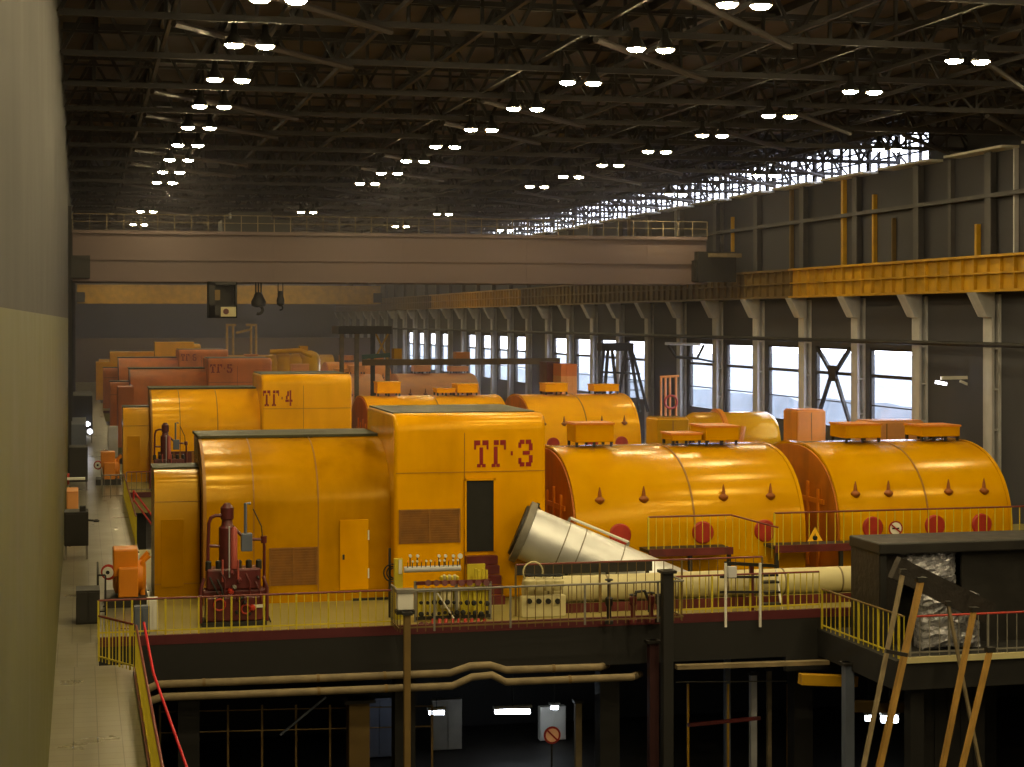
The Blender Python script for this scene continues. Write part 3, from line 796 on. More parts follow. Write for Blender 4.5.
def panel(name, x0, x1, y0, y1, Y, m, label, cat, depth=.3, zb=None):
    a, b = Q(x0, y1, Y), Q(x1, y0, Y)
    if zb is not None: a.z = zb
    t = thing(name, ((a.x + b.x) / 2, Y, a.z), label, cat)
    MB().box(a.x, Y, a.z, b.x, Y + depth, b.z).build('case', m, t, smooth=False, bevel=.015)
    n = max(2, int((b.x - a.x) / .35))
    for k in range(n):
        x = a.x + (b.x - a.x) * (k + .5) / n
        MB().box(x - (b.x - a.x) / n * .42, Y - .03, a.z + .06, x + (b.x - a.x) / n * .42, Y, b.z - .06).build('door', m, t, smooth=False)
    return t
panel('switch_cabinet', 366, 404, 697, ybot(58, 385) - 1, 58, BLUEG, 'blue grey switch cabinet on the lower level beside the short strip lamp', 'cabinet')
panel('switch_cabinet', 432, 462, 699, ybot(58.5, 445) - 1, 58.5, GREY, 'grey switch cabinet on the lower level behind the second strip lamp', 'cabinet')
panel('control_cabinet', 540, 566, 706, ybot(59, 553) - 1, 59, WHITE, 'white control cabinet on the lower level behind the round red sign', 'cabinet')
c = Q(552, 735, 52)
t = thing('warning_disc', c, 'round red prohibition sign on the lower level', 'sign')
MB().lathe([(.26, 0), (.26, .03)], c, axis=(0, -1, 0), n=24).build('plate', RED, t)
MB().lathe([(.2, 0), (.2, .01)], c + Vector((0, -.03, 0)), axis=(0, -1, 0), n=24).build('face', mat('sign_pink', '#E0B090', .5), t)
MB().bar(c + Vector((-.15, -.05, .15)), c + Vector((.15, -.05, -.15)), .05, .02, up=(0, 1, 0)).build('slash', RED, t, smooth=False)
MB().tube([c + Vector((0, .03, -.2)), Vector((c.x, c.y + .03, ZB))], .03, 6).build('post', DARK, t)
# ladder-like diagonal on lower level
o = MB().bar(Q(280, 735, 51.8), Q(326, 697, 51.8), .08, .05).build('diagonal_strut', BLUEG); tag(o, 'thin diagonal strut below the beige pipes at left', 'strut')

# ------------------------------------------------------------------ SERVO VALVE MACHINE
def servo(label, dy=0., dx=0.):
    Y = 52.6
    q = lambda cx, cy, d=0.: Q(180 + cx / 4.51, 480 + cy / 4.51, Y + d)
    b = q(240, 680); t = thing('servo_valve', (b.x, Y, 0), label, 'valve', 'dark red servo valves')
    x0, x1 = q(95, 600).x, q(385, 600).x
    MB().box(x0, Y - .45, 0, x1, Y + .6, .12).build('base_plate', DARK, t, smooth=False)
    zc = q(240, 520).z
    MB().box(x0 + .12, Y - .3, .12, x1 - .1, Y + .5, zc).build('lower_body', MAROON, t, smooth=False, bevel=.05)
    z2 = q(240, 395).z
    MB().box(x0 + .02, Y - .2, zc, x1, Y + .4, zc + .2).box(x0 + .15, Y - .25, zc + .2, x1 - .15, Y + .45, z2).build('upper_body', MAROON, t, smooth=False, bevel=.06)
    for k in range(6):
        x = x0 + .2 + (x1 - x0 - .4) * k / 5
        MB().lathe([(.09, 0), (.09, .25), (.05, .28)], (x, Y - .1, z2 - .05), n=10).build('bolt_cap', DARK, t)
    p = q(218, 0); ztop = q(218, 105).z
    MB().lathe([(.24, 0), (.24, (ztop - z2) * .62), (.17, (ztop - z2) * .66), (.15, (ztop - z2) * .74), (.19, (ztop - z2) * .76), (.19, (ztop - z2) * .93), (.08, (ztop - z2))], (p.x - .03, Y + .05, z2), n=18).build('actuator_column', MAROON, t)
    MB().lathe([(.1, 0), (.1, 1.1), (.06, 1.2)], (q(240, 0).x, Y - .22, z2), n=12).build('oil_cylinder', mat('salmon_red_enamel', '#A85048', .4, var=.1) if 'salmon_red_enamel' not in MATS else MATS['salmon_red_enamel'], t)
    MB().tube([q(188, 160), q(160, 160), q(140, 170), q(130, 195), q(127, 300), q(125, 410)], .05, 8).build('left_pipe', MAROON, t)
    MB().tube([q(130, 298), q(190, 298)], .045, 8).build('cross_pipe', MAROON, t)
    MB().tube([q(318, 268), q(378, 268), q(380, 300), q(380, 520)], .045, 8).build('right_pipe', MAROON, t)
    MB().lathe([(.09, -.1), (.09, .1)], q(378, 268), n=10).build('pipe_joint', MAROON, t)
    MB().tube([q(295, 300), q(295, 105), q(318, 106)], .045, 8).build('lever_post', BLUEG, t)
    MB().tube([q(330, 130), q(368, 210), q(372, 262)], .02, 6).build('link_rod', DARK, t)
    MB().tube([q(215, 190), q(300, 270)], .05, 8).build('diagonal_arm', MAROON, t)
    a, b2 = q(275, 320), q(325, 240)
    MB().box(a.x, Y - .15, a.z, b2.x, Y + .15, b2.z).build('control_box', BLUEG, t, smooth=False, bevel=.02)
    MB().tube([q(222, 440, -.35), q(222, 210, -.35)], .02, 6).build('gauge_rod', LGREY, t)
    for cx in (192, 262): MB().tube([q(cx, 460, -.35), q(cx, 360, -.35)], .03, 6).build('guide_rod', MATS['salmon_red_enamel'], t)
    a, b2 = q(325, 568), q(373, 553)
    MB().box(a.x, Y - .34, a.z, b2.x, Y - .3, b2.z).build('name_plate', WHITE, t, smooth=False)
    for sx in (x0 - .03, x1 + .02):
        MB().tube([(sx, Y - .3, .1), (sx, Y - .3, zc + .25), (sx + .1 * (1 if sx < (x0 + x1) / 2 else -1), Y - .2, zc + .55)], .05, 8).build('side_pipe', MAROON, t)
    MB().torus((x0 + .5, Y - .4, zc - .2), .16, .025, axis=(0, 1, 0)).build('handwheel', RED2, t)
    MB().torus((x1 - .6, Y - .4, zc - .35), .13, .025, axis=(0, 1, 0)).build('handwheel', RED2, t)
    MB().tube([q(380, 570), q(425, 680)], .025, 6).build('brace', DARK, t)
    rr = random.Random(11)
    for k in range(12):
        xx = x0 + .12 + (x1 - x0 - .3) * rr.random(); zz = .25 + (z2 - .3) * rr.random(); r = .04 + .06 * rr.random()
        MB().lathe([(r, 0), (r, .12), (r * .6, .2)], (xx, Y - .28, zz), axis=(0, -1, rr.uniform(-.3, .3)), n=10).build('fitting', rr.choice([DARK, MAROON, MAROON, GREY, RED2]), t)
    for k in range(5):
        xx = x0 + .2 + (x1 - x0 - .5) * rr.random(); zz = z2 - .5 * rr.random()
        MB().tube([(xx, Y - .34, zz), (xx + .12, Y - .38, zz - .25), (xx + rr.uniform(.1, .3), Y - .34, zz - .6)], .03, 6).build('oil_line', rr.choice([DARK, MAROON]), t)
    return t
sv = servo('dark red servo valve machine before the casing of the machine lettered ТГ.3')
copy_tree(sv, move=(.15, S, 0), label='dark red servo valve machine before the casing of the machine lettered ТГ.4')
# slatted screen by the unit-4 valve
t = thing('louvre_screen', (6, 94, 0), 'dark striped louvre screen behind the servo valve of the machine lettered ТГ.4', 'screen')
a, b = Q(158, 470, 95.5), Q(202, 451, 95.5)
MB().box(a.x, 95.5, 0, b.x, 95.6, b.z).build('panel', MAROON, t, smooth=False)
for k in range(7):
    x = a.x + (b.x - a.x) * (k + .5) / 7; MB().box(x - .05, 95.42, .1, x + .05, 95.5, b.z - .05).build('slat', GRAYP, t, smooth=False)

# orange pump motors by the end housings
def motor(label):
    t = thing('pump_motor', (1.35, 57, 0), label, 'pump', 'orange pump motors beside the walkway')
    MB().box(.75, 56.3, 0, 2.05, 58.1, .3).build('bed_frame', DARK, t, smooth=False)
    MB().lathe([(.3, 0), (.5, .08), (.52, .9), (.42, 1.0)], (1.0, 57.2, .82), axis=(1, 0, 0), n=24).build('motor_body', ORG, t)
    MB().box(1.0, 56.6, .9, 1.75, 57.6, 1.75).build('terminal_box', ORG, t, smooth=False, bevel=.05)
    MB().box(1.15, 56.35, .3, 1.75, 56.7, 1.2).build('coupling_guard', ORG, t, smooth=False, bevel=.04)
    MB().lathe([(.24, 0), (.24, .06), (.2, .08)], (.88, 56.75, 1.05), axis=(-.35, -1, 0), n=20).build('dial_rim', RED2, t)
    MB().lathe([(.17, 0), (.17, .02)], (.852, 56.67, 1.05), axis=(-.35, -1, 0), n=20).build('dial_face', WHITE, t)
    MB().lathe([(.06, 0), (.06, .02)], (.845, 56.65, 1.05), axis=(-.35, -1, 0), n=12).build('dial_hub', BLACK, t)
    for yy in (56.9, 57.7): MB().tube([(1.9, yy, .3), (1.9, yy, 1.3), (2.1, yy, 1.5)], .08, 8).build('oil_pipe', ORG, t)
    return t
mo = motor('orange pump motor with round white dial beside the nearest end housing')
copy_tree(mo, move=(.1, S, 0), label='orange pump motor with round white dial beside the second end housing')
fence([(.55, 57.9, 0), (.55, 55.0, 0), (.75, 55.0, 0)], 1.2, 'dark railing around the nearest orange pump motor', mb_=DARK, mr=DARK, step=.7, bold=2)
fence([(1.1, 95.5, 0), (1.1, 91.0, 0), (2.1, 91.0, 0)], 1.15, 'pale railing around the second orange pump motor', mb_=GREY, mr=GREY, step=.3, bold=4, each=True)

# ------------------------------------------------------------------ INSTRUMENT RACK at the deck edge
Y = 51.6
zq = lambda cx, cy, d=0.: Q(385 + cx / 6.975, 540 + cy / 6.973, Y + d)
t = thing('instrument_rack', (zq(450, 0).x, Y, 0), 'instrument rack with gauges and red valve handles before the tall housing', 'instrument rack')
a, b = zq(215, 560), zq(735, 350)
MB().box(a.x, Y + .2, .1, b.x, Y + .3, b.z).build('back_board', FYEL, t, smooth=False)
for cx in (215, 500, 735):
    x = zq(cx, 0).x; MB().box(x - .04, Y, 0, x + .04, Y + .1, zq(cx, 290).z).build('rack_post', GREY, t, smooth=False)
for cy, m in ((350, GREY), (300, MAROON), (545, DARK)):
    z = zq(300, cy).z; MB().box(a.x, Y - .02, z - .05, b.x, Y + .06, z + .05).build('rack_rail', m, t, smooth=False)
z = zq(300, 215).z; a2, b2 = zq(150, 215), zq(545, 215)
MB().tube([(a2.x, Y + .4, z), (b2.x, Y + .4, z)], .09, 12).build('manifold_pipe', LGREY, t)
for k, cx in enumerate((175, 225, 375, 420, 475, 522)):
    p = zq(cx, 110, .4); r = .075 if cx == 522 else .045
    MB().tube([(p.x, p.y, z), p], .018, 6).build('gauge_stem', DARK, t)
    MB().lathe([(r, 0), (r, .06)], p + Vector((0, -.02, 0)), axis=(0, -1, 0), n=16).build('gauge_face', WHITE, t)
for k in range(12):
    x = a2.x + .1 + (b2.x - a2.x - .2) * k / 11
    MB().lathe([(.032, 0), (.032, .05)], (x, Y + .3, z + .25), axis=(0, -1, 0), n=10).build('gauge_face', WHITE if k % 3 else ORG, t)
    MB().tube([(x, Y + .35, z), (x, Y + .33, z + .25)], .014, 6).build('gauge_stem', DARK, t)
for row, (cy, m, n) in enumerate(((440, BLACK, 11), (510, BLACK, 12), (590, MAROON, 14))):
    for k in range(n):
        p = zq(250 + 460 * k / (n - 1), cy + random.uniform(-8, 8), -.12 if row < 2 else -.3)
        rs = random.choice((.55, .7, .8)); MB().lathe([(.05 * rs, 0), (.1 * rs, .03), (.1 * rs, .06), (.05 * rs, .1)], p, axis=(0, -1, .1), n=12).build('valve_handle', m, t)
for k in range(10):
    cx = 270 + 44 * k; MB().tube([zq(cx, 560, .1), zq(cx, 330, .1)], .028, 6).build('impulse_tube', CREAM if k < 6 else FYEL, t)
for k in range(9):
    cx = 330 + 45 * k; MB().tube([zq(cx, 625, -.45), zq(cx + 6, 552, -.3)], .05, 8).build('drain_tube', RED2, t)
for k, cx in enumerate((640, 662, 690, 716)): MB().box(zq(cx - 7, 0).x, Y + .1, .1, zq(cx + 7, 0).x, Y + .18, zq(0, 225 + 12 * (k % 2)).z).build('cable_riser', FYEL, t, smooth=False)
for cx, cy in ((410, 420), (455, 415), (510, 425)): MB().box(zq(cx - 18, 0).x, Y + .02, zq(0, cy + 75).z, zq(cx + 18, 0).x, Y + .2, zq(0, cy - 65).z).build('manifold_block', CREAM, t, smooth=False, bevel=.02)
for k in range(9): MB().lathe([(.05, 0), (.07, .04), (.03, .12)], zq(180 + 42 * k, 212, .4), n=10).build('union_nut', WHITE if k % 2 else LGREY, t)
for k in range(7): MB().lathe([(.03, 0), (.06, .05), (.06, .12), (.02, .16)], zq(395 + 18 * k, 285 - 8 * (k % 2), .2), n=10).build('valve_bonnet', CREAM if k % 2 else FYEL, t)
for k in range(8): MB().lathe([(.09, 0), (.09, .05)], zq(300 + 58 * k, 300, -.05), axis=(0, -1, .2), n=12).build('valve_handle', MAROON, t)
MB().box(zq(600, 0).x, Y + .5, .1, zq(725, 0).x, Y + .56, zq(0, 205).z).build('side_panel', FYEL, t, smooth=False)
MB().tube([zq(365, 370, -.2), zq(480, 545, -.2)], .025, 6).build('lever_rod', WHITE, t)
t = thing('control_box', zq(140, 520, -2.4), 'white control box on a post left of the instrument rack', 'box')
a, b = zq(88, 490, -2.4), zq(200, 370, -2.4)
yb = Y - 2.4
MB().box(a.x, yb, a.z, b.x, yb + .3, b.z).build('case', WHITE, t, smooth=False, bevel=.02)
MB().box(a.x - .03, yb - .03, b.z, b.x + .03, yb + .33, b.z + .1).build('lid', GREY, t, smooth=False)
MB().box(a.x - .03, yb - .03, a.z - .12, b.x + .03, yb + .33, a.z - .02).build('base_tray', DARK, t, smooth=False)
t = thing('hose_coil', zq(60, 300, 1.), 'black hose coil hanging on the rack post at left', 'hose')
for k, rr in enumerate((.26, .2, .16)): MB().torus(zq(52 + 8 * k, 230, .9), rr, .022, axis=(.3, 1, 0)).build('hose_loop', DARK, t)
MB().box(zq(68, 0).x, Y + 1, 0, zq(82, 0).x, Y + 1.1, zq(0, 90).z).build('hose_post', DARK, t, smooth=False)
t = thing('green_post', zq(125, 340, .6), 'yellow green post with white strip left of the gauges', 'post')
MB().box(zq(92, 0).x, Y + .6, 0, zq(150, 0).x, Y + .8, zq(0, 155).z).build('shaft', FYEL, t, smooth=False)
MB().box(zq(120, 0).x, Y + .56, zq(0, 260).z, zq(142, 0).x, Y + .6, zq(0, 160).z).build('strip', WHITE, t, smooth=False)
# second rack: white dials behind the grey fence
Y2 = 51.6
t = thing('valve_rack', Q(545, 600, Y2), 'row of cream valve bodies with dark handwheels right of the doorway', 'valve rack')
a, b = Q(522, 605, Y2), Q(566, 595, Y2)
MB().box(a.x, Y2, 0, b.x, Y2 + .26, b.z).build('base_box', CREAM, t, smooth=False, bevel=.03)
for k in range(4):
    p = Q(530 + 9.2 * k, 582, Y2)
    MB().lathe([(.12, -.25), (.2, -.1), (.2, .05), (.1, .12)], p, n=14).build('valve_body', CREAM, t)
    MB().torus(p + Vector((0, 0, .2)), .13, .03).build('handwheel', BLACK, t)
    MB().lathe([(.08, 0), (.08, .08)], Q(529 + 9.5 * k, 601, Y2 - .05), axis=(0, -1, 0), n=12).build('cock', BLACK, t)
MB().torus(Q(533, 572, Y2 + .15), .3, .025, axis=(0, 1, 0)).build('large_handwheel', CREAM, t)
# valves on the jutting deck right part
for i, x in enumerate((609, 633, 651, 659)):
    Yv = 50.0; yt = (577, 592, 590, 592)[i]
    p = Q(x, yt, Yv)
    t = thing('gate_valve', (p.x, Yv, 0), ['dark valve with twin cap standing alone on the jutting deck', 'dark red valve with bent pipe on the jutting deck', 'slim dark red valve left of the thick post', 'slim dark valve touching the thick post'][i], 'valve', 'valves on the jutting deck')
    MB().lathe([(.12, 0), (.12, .1), (.07, .14), (.07, .5), (.11, .55), (.11, .75), (.05, .8), (.05, p.z - .1)], (p.x, Yv, 0), n=14).build('body', [DARK, MAROON, MAROON, DARK][i], t)
    MB().torus((p.x, Yv, p.z - .08), .10, .022).build('handwheel', DARK, t)
    if i == 1: MB().tube([(p.x, Yv, p.z - .25), (p.x + .1, Yv, p.z), (p.x + .35, Yv, p.z + .02), (p.x + .5, Yv, p.z - .3), (p.x + .5, Yv, .3)], .05, 8).build('bent_pipe', DARK, t)

# yellow cabinet strip and dark-blue equipment behind the left fence
panel('oil_cooler', 134, 150, 606, 627, 51.4, BLUEG, 'blue grey box behind the left end of the deck fence', 'box', zb=0)
panel('meter_box', 147, 158, 598, 612, 51.9, WHITE, 'small white meter box behind the deck fence at left', 'box', zb=0)

# ------------------------------------------------------------------ SIGNS on the railing
c = Q(815, 536, 54.2)
t = thing('warning_sign', c, 'yellow triangular flame warning sign on the railing', 'sign')
def tri(s, y): return [Vector((c.x - s, y, c.z - s * .62)), Vector((c.x + s, y, c.z - s * .62)), Vector((c.x, y, c.z + s * 1.1))]
MB().prism(tri(.29, c.y), (0, .015, 0)).build('border', BLACK, t, smooth=False)
MB().prism(tri(.27, c.y - .006), (0, .008, 0)).build('face', mat('sign_yellow', '#F0B820', .45, var=.04), t, smooth=False)
fl = [(-.05, -.14), (.05, -.14), (.09, -.06), (.05, .02), (.03, -.02), (0, .1), (-.03, .0), (-.06, .02), (-.09, -.06)]
MB().prism([Vector((c.x + x, c.y - .013, c.z + z)) for x, z in fl], (0, .006, 0)).build('flame', BLACK, t, smooth=False)
c = Q(895.5, 528.5, 54.2)
t = thing('prohibition_sign', c, 'round white no smoking sign with red ring on the railing', 'sign')
MB().lathe([(.25, 0), (.25, .015)], c, axis=(0, -1, 0), n=32).build('ring', RED, t)
MB().lathe([(.2, 0), (.2, .006)], c + Vector((0, -.016, 0)), axis=(0, -1, 0), n=32).build('face', WHITE, t)
MB().box(c.x - .13, c.y - .034, c.z - .02, c.x + .12, c.y - .024, c.z + .03).build('cigarette', BLACK, t, smooth=False)
MB().bar(c + Vector((-.16, -.045, .13)), c + Vector((.16, -.045, -.13)), .05, .012, up=(0, 1, 0)).build('slash', RED, t, smooth=False)

# ------------------------------------------------------------------ RIGHT PLATFORM and KIOSK
Yk = 47.0
def kq(cx, cy, d=0.): return Q(840 + cx / 3.485, 520 + cy / 3.486, Yk + d)
xk0 = 21.95; zk1 = 2.5; zk0 = -.45
struct(MB().box(21.5, 45.0, zk0 - .8, 31, 50.3, zk0), 'floor_side_platform', FASC, smooth=False)
struct(MB().box(21.8, 44.9, zk0 - .06, 31, 45.0, zk0 + .1), 'trim_kiosk_kerb', CREAM, smooth=False)
t = thing('steel_kiosk', (xk0 + 1, Yk, zk0), 'dark steel framed shelter on the right platform with flat roof', 'shelter')
xr = kq(436, 0).x
MB().box(xk0 - .05, Yk - .15, zk1 - .32, xk0 + 7, Yk + 1.95, zk1).build('roof', DARK, t, smooth=False, bevel=.05)
MB().box(xk0, Yk, zk0, xk0 + .1, Yk + 1.9, zk1 - .32).build('side_wall', TARP, t, smooth=False)
MB().box(xk0 + .02, Yk - .06, zk0, xk0 + .2, Yk + .1, zk1 - .32).build('corner_post', FASC, t, smooth=False)
MB().box(xk0 + .2, Yk + .3, zk0, kq(215, 0).x, Yk + .36, zk1 - .32).build('tarpaulin', TARP, t, smooth=False)
MB().box(xr, Yk + .2, zk0, xr + 4, Yk + .3, zk1 - .32).build('side_panel', DARK, t, smooth=False)
MB().box(xk0 + .1, Yk + 1.8, zk0, xk0 + 7, Yk + 1.9, zk1 - .32).build('rear_wall', DARK, t, smooth=False)
MB().bar(kq(190, 165, -1.5), kq(520, 325, -1.5), .3, .62).build('inclined_beam', TARP, t, smooth=False)
# foil wrapped bundles
def bundle(x0, x1, z0, z1, y, label, seed):
    rr = random.Random(seed)
    mb = MB(); nx, nz = 14, 16
    vs = []
    for j in range(nz + 1):
        for i in range(nx + 1):
            u, v = i / nx, j / nz
            bulge = (1 - (2 * u - 1) ** 4) * (1 - (2 * v - 1) ** 6)
            vs.append((x0 + (x1 - x0) * u + rr.uniform(-.03, .03), y - .35 * bulge + rr.uniform(-.06, .06), z0 + (z1 - z0) * v + rr.uniform(-.02, .02)))
    fs = [(j * (nx + 1) + i, j * (nx + 1) + i + 1, (j + 1) * (nx + 1) + i + 1, (j + 1) * (nx + 1) + i) for j in range(nz) for i in range(nx)]
    n = len(vs)
    vs += [(x0 + (x1 - x0) * (i / nx), y + .5, z0 + (z1 - z0) * (j / nz)) for j in range(nz + 1) for i in range(nx + 1)]
    fs += [tuple(n + k for k in f[::-1]) for f in fs]
    def edge(ids): return [(ids[k], ids[k + 1], n + ids[k + 1], n + ids[k]) for k in range(len(ids) - 1)]
    W = nx + 1
    fs += edge([i for i in range(W)]) + edge([nz * W + i for i in range(W)]) + edge([j * W for j in range(nz + 1)]) + edge([j * W + nx for j in range(nz + 1)])
    mb.add(vs, fs)
    o = mb.build('wrapped_bundle', FOIL, smooth=False); tag(o, label, 'bundle')
bundle(kq(235, 0).x, kq(430, 0).x, kq(300, 232).z, kq(300, 98).z, Yk + .5, 'grey foil wrapped bundle under the shelter roof', 5)
bundle(kq(252, 0).x, kq(450, 0).x, zk0 + .02, kq(300, 250).z, Yk - .6, 'large crumpled foil wrapped bundle standing on the right platform', 9)
panel('wooden_crate', 902, 919, 557, 571, Yk + .5, OCHRE2, 'ochre crate stacked above the inclined beam in the shelter', 'crate')
panel('wooden_crate', 922, 948, 560, 580, Yk + .45, TARP, 'brown crate right of the ochre crate in the shelter', 'crate')
# inclined legs of the stair scaffolding in the foreground
def leg(pts, r, Yl, m, label, name='inclined_prop'):
    ps = [Q(x, y, Yl + d) for x, y, d in pts]
    t = thing(name, ps[-1], label, 'prop', 'inclined props before the shelter')
    MB().bar(ps[0], ps[-1], r, r * 1.3, up=(0, 1, 0)).build('shaft', m, t, smooth=False)
    p = ps[0]; MB().box(p.x - r, p.y - r, p.z - .05, p.x + r, p.y + r, p.z + .08).build('head_plate', DARK, t, smooth=False)
    return t
leg([(903, 572, 0), (843, 868, -2)], .09, 44.3, BEIGE, 'left leg of the tall inclined ochre ladder')
leg([(921, 580, 0), (857, 868, -2)], .13, 44.2, PROP, 'right leg of the tall inclined ochre ladder')
leg([(974, 610, 0), (922, 868, -2)], .11, 44.0, PROP, 'inclined ochre prop standing right of the ladder')
leg([(948, 604, 0), (1000, 868, -1)], .07, 44.5, BEIGE, 'thin beige prop leaning right beside the foil bundle')
leg([(990, 650, 0), (938, 868, -2)], .11, 43.4, PROP, 'inclined ochre prop farthest right')
o = MB().bar(Q(900, 572, 44.25), Q(924, 580, 44.25), .1, .12).build('ladder_rung', TARP); tag(o, 'dark top bar joining the legs of the inclined ladder', 'bar')
o = MB().bar(Q(886, 651, 43.4), Q(907, 655, 43.4), .1, .1).build('ladder_rung', TARP); tag(o, 'dark cross bar halfway up the inclined ladder', 'bar')
fence([Vector((21.6, 50.2, zk0)), Vector((21.75, 45.0, zk0))], 1.2, 'yellow fence along the side of the right platform', mr=OCHRE2, bold=4, step=.3)
fence([Vector((21.9, 44.95, zk0 + .1)), Vector((28, 44.95, zk0 + .1))], 1.1, 'pale fence along the front of the right platform', mb_=GREY, mr=RED2, bold=4, step=.28)
# dark machinery under the right platform
a, b = kq(235, 700), kq(280, 545)
post('platform_post', 914, 676, ybot(45.6, 914), 45.6, .2, FASC, 'dark post under the right platform', 'post')
post('platform_post', 848, 662, ybot(48, 848), 48, .14, BLUEG, 'blue grey post under the corner of the right platform', 'post')
panel('steel_tank', 920, 985, 684, ybot(47, 950) - 1, 47, FASC, 'dark tank under the right platform', 'tank')

# ------------------------------------------------------------------ LEFT WALL EQUIPMENT
def cab(x0, x1, y0, y1, z0, z1, m, label, legs=True):
    t = thing('wall_cabinet', ((x0 + x1) / 2, y0, 0), label, 'cabinet', 'dark cabinets along the left wall')
    MB().box(x0, y0, z0, x1, y1, z1).build('case', m, t, smooth=False, bevel=.03)
    MB().box(x0 + .05, y0 - .03, z0 + .08, x1 - .05, y0, z1 - .08).build('door', m, t, smooth=False)
    for x in (x0 + .06, x1 - .06): MB().box(x - .04, y0 + .05, 0, x + .04, y0 + .15, z0).build('leg', GREY, t, smooth=False)
    return t
t = cab(-.55, .32, 68.0, 69.2, .5, 1.75, DARK, 'dark cabinet with side crank on the walkway at left')
MB().tube([(.3, 67.95, 1.45), (.62, 67.9, 1.42)], .04, 8).lathe([(.1, 0), (.12, .06), (.05, .1)], (.6, 67.9, 1.38), n=12).build('crank', DARK, t)
MB().box(.0, 68.1, 1.75, .22, 68.4, 1.95).build('top_switch', DARK, t, smooth=False)
cab(-.55, .42, 96.0, 98.0, .4, 2.2, DARK, 'dark cabinet on the walkway beside the second machine')
cab(-.55, -.05, 80.0, 82.0, .3, 1.4, PINK, 'salmon cabinet against the left wall behind the dark cabinet')
cab(-.55, .4, 110., 118., .6, 2.6, BLUEG, 'long blue grey cabinet far down the walkway')
cab(-.5, .9, 132, 140., .6, 3.4, DARK, 'tall dark cabinet far down the walkway')
for k in range(9):
    y = 101 + 13 * k
    struct(MB().box(XL, y - .25, -.0, XL + .17, y + .25, 15), 'wall_pilaster', FASC, smooth=False)
t = thing('wall_bracket', (-.3, 84, 1.6), 'pink and white wall bracket shelf at left', 'bracket')
MB().box(-.55, 84, 1.55, .25, 84.5, 1.63).build('shelf', WHITE, t, smooth=False); MB().box(-.55, 84.5, 1.3, -.45, 84.7, 1.8).build('mount', RED2, t, smooth=False)
for k, (x, y) in enumerate(((90, 431.5), (87.7, 424), (86.6, 417), (85.6, 411))):
    p = Q(x, y, 122 + 9 * k)
    t = thing('pendant_lamp', p, 'small glowing pendant lamp in the row over the far walkway', 'lamp', 'pendant lamps over the far walkway')
    MB().lathe([(.05, -.16), (.17, -.06), (.17, .06), (.05, .16)], p, n=12).build('globe', SMALLGLOW, t)
    MB().tube([p + Vector((0, 0, .1)), p + Vector((-.2, 0, .5)), Vector((XL, p.y, p.z + .5))], .02, 6).build('arm', DARK, t)
o = panel('walk_trolley', 76, 100, 590, 600, 53.5, DARK, 'low dark trolley on the walkway at the deck corner', 'trolley', 1., zb=0)
panel('white_cabinet', 108, 118, 426, 449, 108, LGREY, 'pale cabinet behind the second end housing', 'cabinet', zb=0)
panel('dark_skip', 118, 134, 387, 470, 127, BRK, 'brick red box left of the third machine', 'box', 3, zb=0)

# ------------------------------------------------------------------ OVERHEAD CRANES
def crane(y, x0, x1, z0, z1, m, label, rail=True):
    t = thing('overhead_crane', ((x0 + x1) / 2, y, z0), label, 'crane', 'overhead cranes')
    g = MB().box(x0, y, z0, x1, y + .5, z1 - .15)
    g.box(x0, y - .18, z0, x1, y + .6, z0 + .1).box(x0, y - .22, z1 - .2, x1, y + .7, z1)
    g.box(x0, y - .12, z0 + (z1 - z0) * .42, x1, y, z0 + (z1 - z0) * .46)
    g.build('front_girder', m, t, smooth=False)
    MB().box(x0, y + 4, z0, x1, y + 4.5, z1).build('rear_girder', m, t, smooth=False)
    for xa in (x0 - .1, x1 - 1.):
        MB().box(xa, y - .6, z0 + .2, xa + 1.1, y + 5.2, z0 + 1.5).build('end_carriage', DARK, t, smooth=False)
    for k in range(5):
        x = x0 + (x1 - x0) * (k + .5) / 5; MB().box(x - .03, y - .02, z0 + .1, x + .03, y, z1 - .2).build('stiffener', m, t, smooth=False)
    if rail:
        n = 40
        MB().tube([(x0, y - .15, z1 + .95), (x1, y - .15, z1 + .95)], .025, 6).build('handrail', BEIGE, t)
        MB().tube([(x0, y - .15, z1 + .5), (x1, y - .15, z1 + .5)], .02, 6).build('middle_rail', BEIGE, t)
        for k in range(n + 1):
            x = x0 + (x1 - x0) * k / n; MB().box(x - .025, y - .17, z1, x + .025, y - .13, z1 + .95).build('rail_post', BEIGE, t, smooth=False)
    return t
t = crane(108., -.4, 38.6, 11.05, 14.05, BROWNST, 'brown overhead travelling crane spanning the hall in front')
a, b = Q(222, 232, 109), Q(292, 212, 109)
MB().box(a.x, 108.8, 14.05, b.x, 112, b.z - .5).box(a.x + .6, 109.5, b.z - .5, b.x - 1.2, 111.5, b.z).build('trolley', DARK, t, smooth=False)
a, b = Q(697, 283, 107.4), Q(735, 252, 107.4)
MB().box(a.x, 107.2, 11.2, b.x, 107.9, b.z).build('drive_box', DARK, t, smooth=False)
MB().box(Q(709, 0, 107).x, 107.0, 12.75, b.x + .3, 107.6, 13.0).build('drive_cover', BEIGE, t, smooth=False)
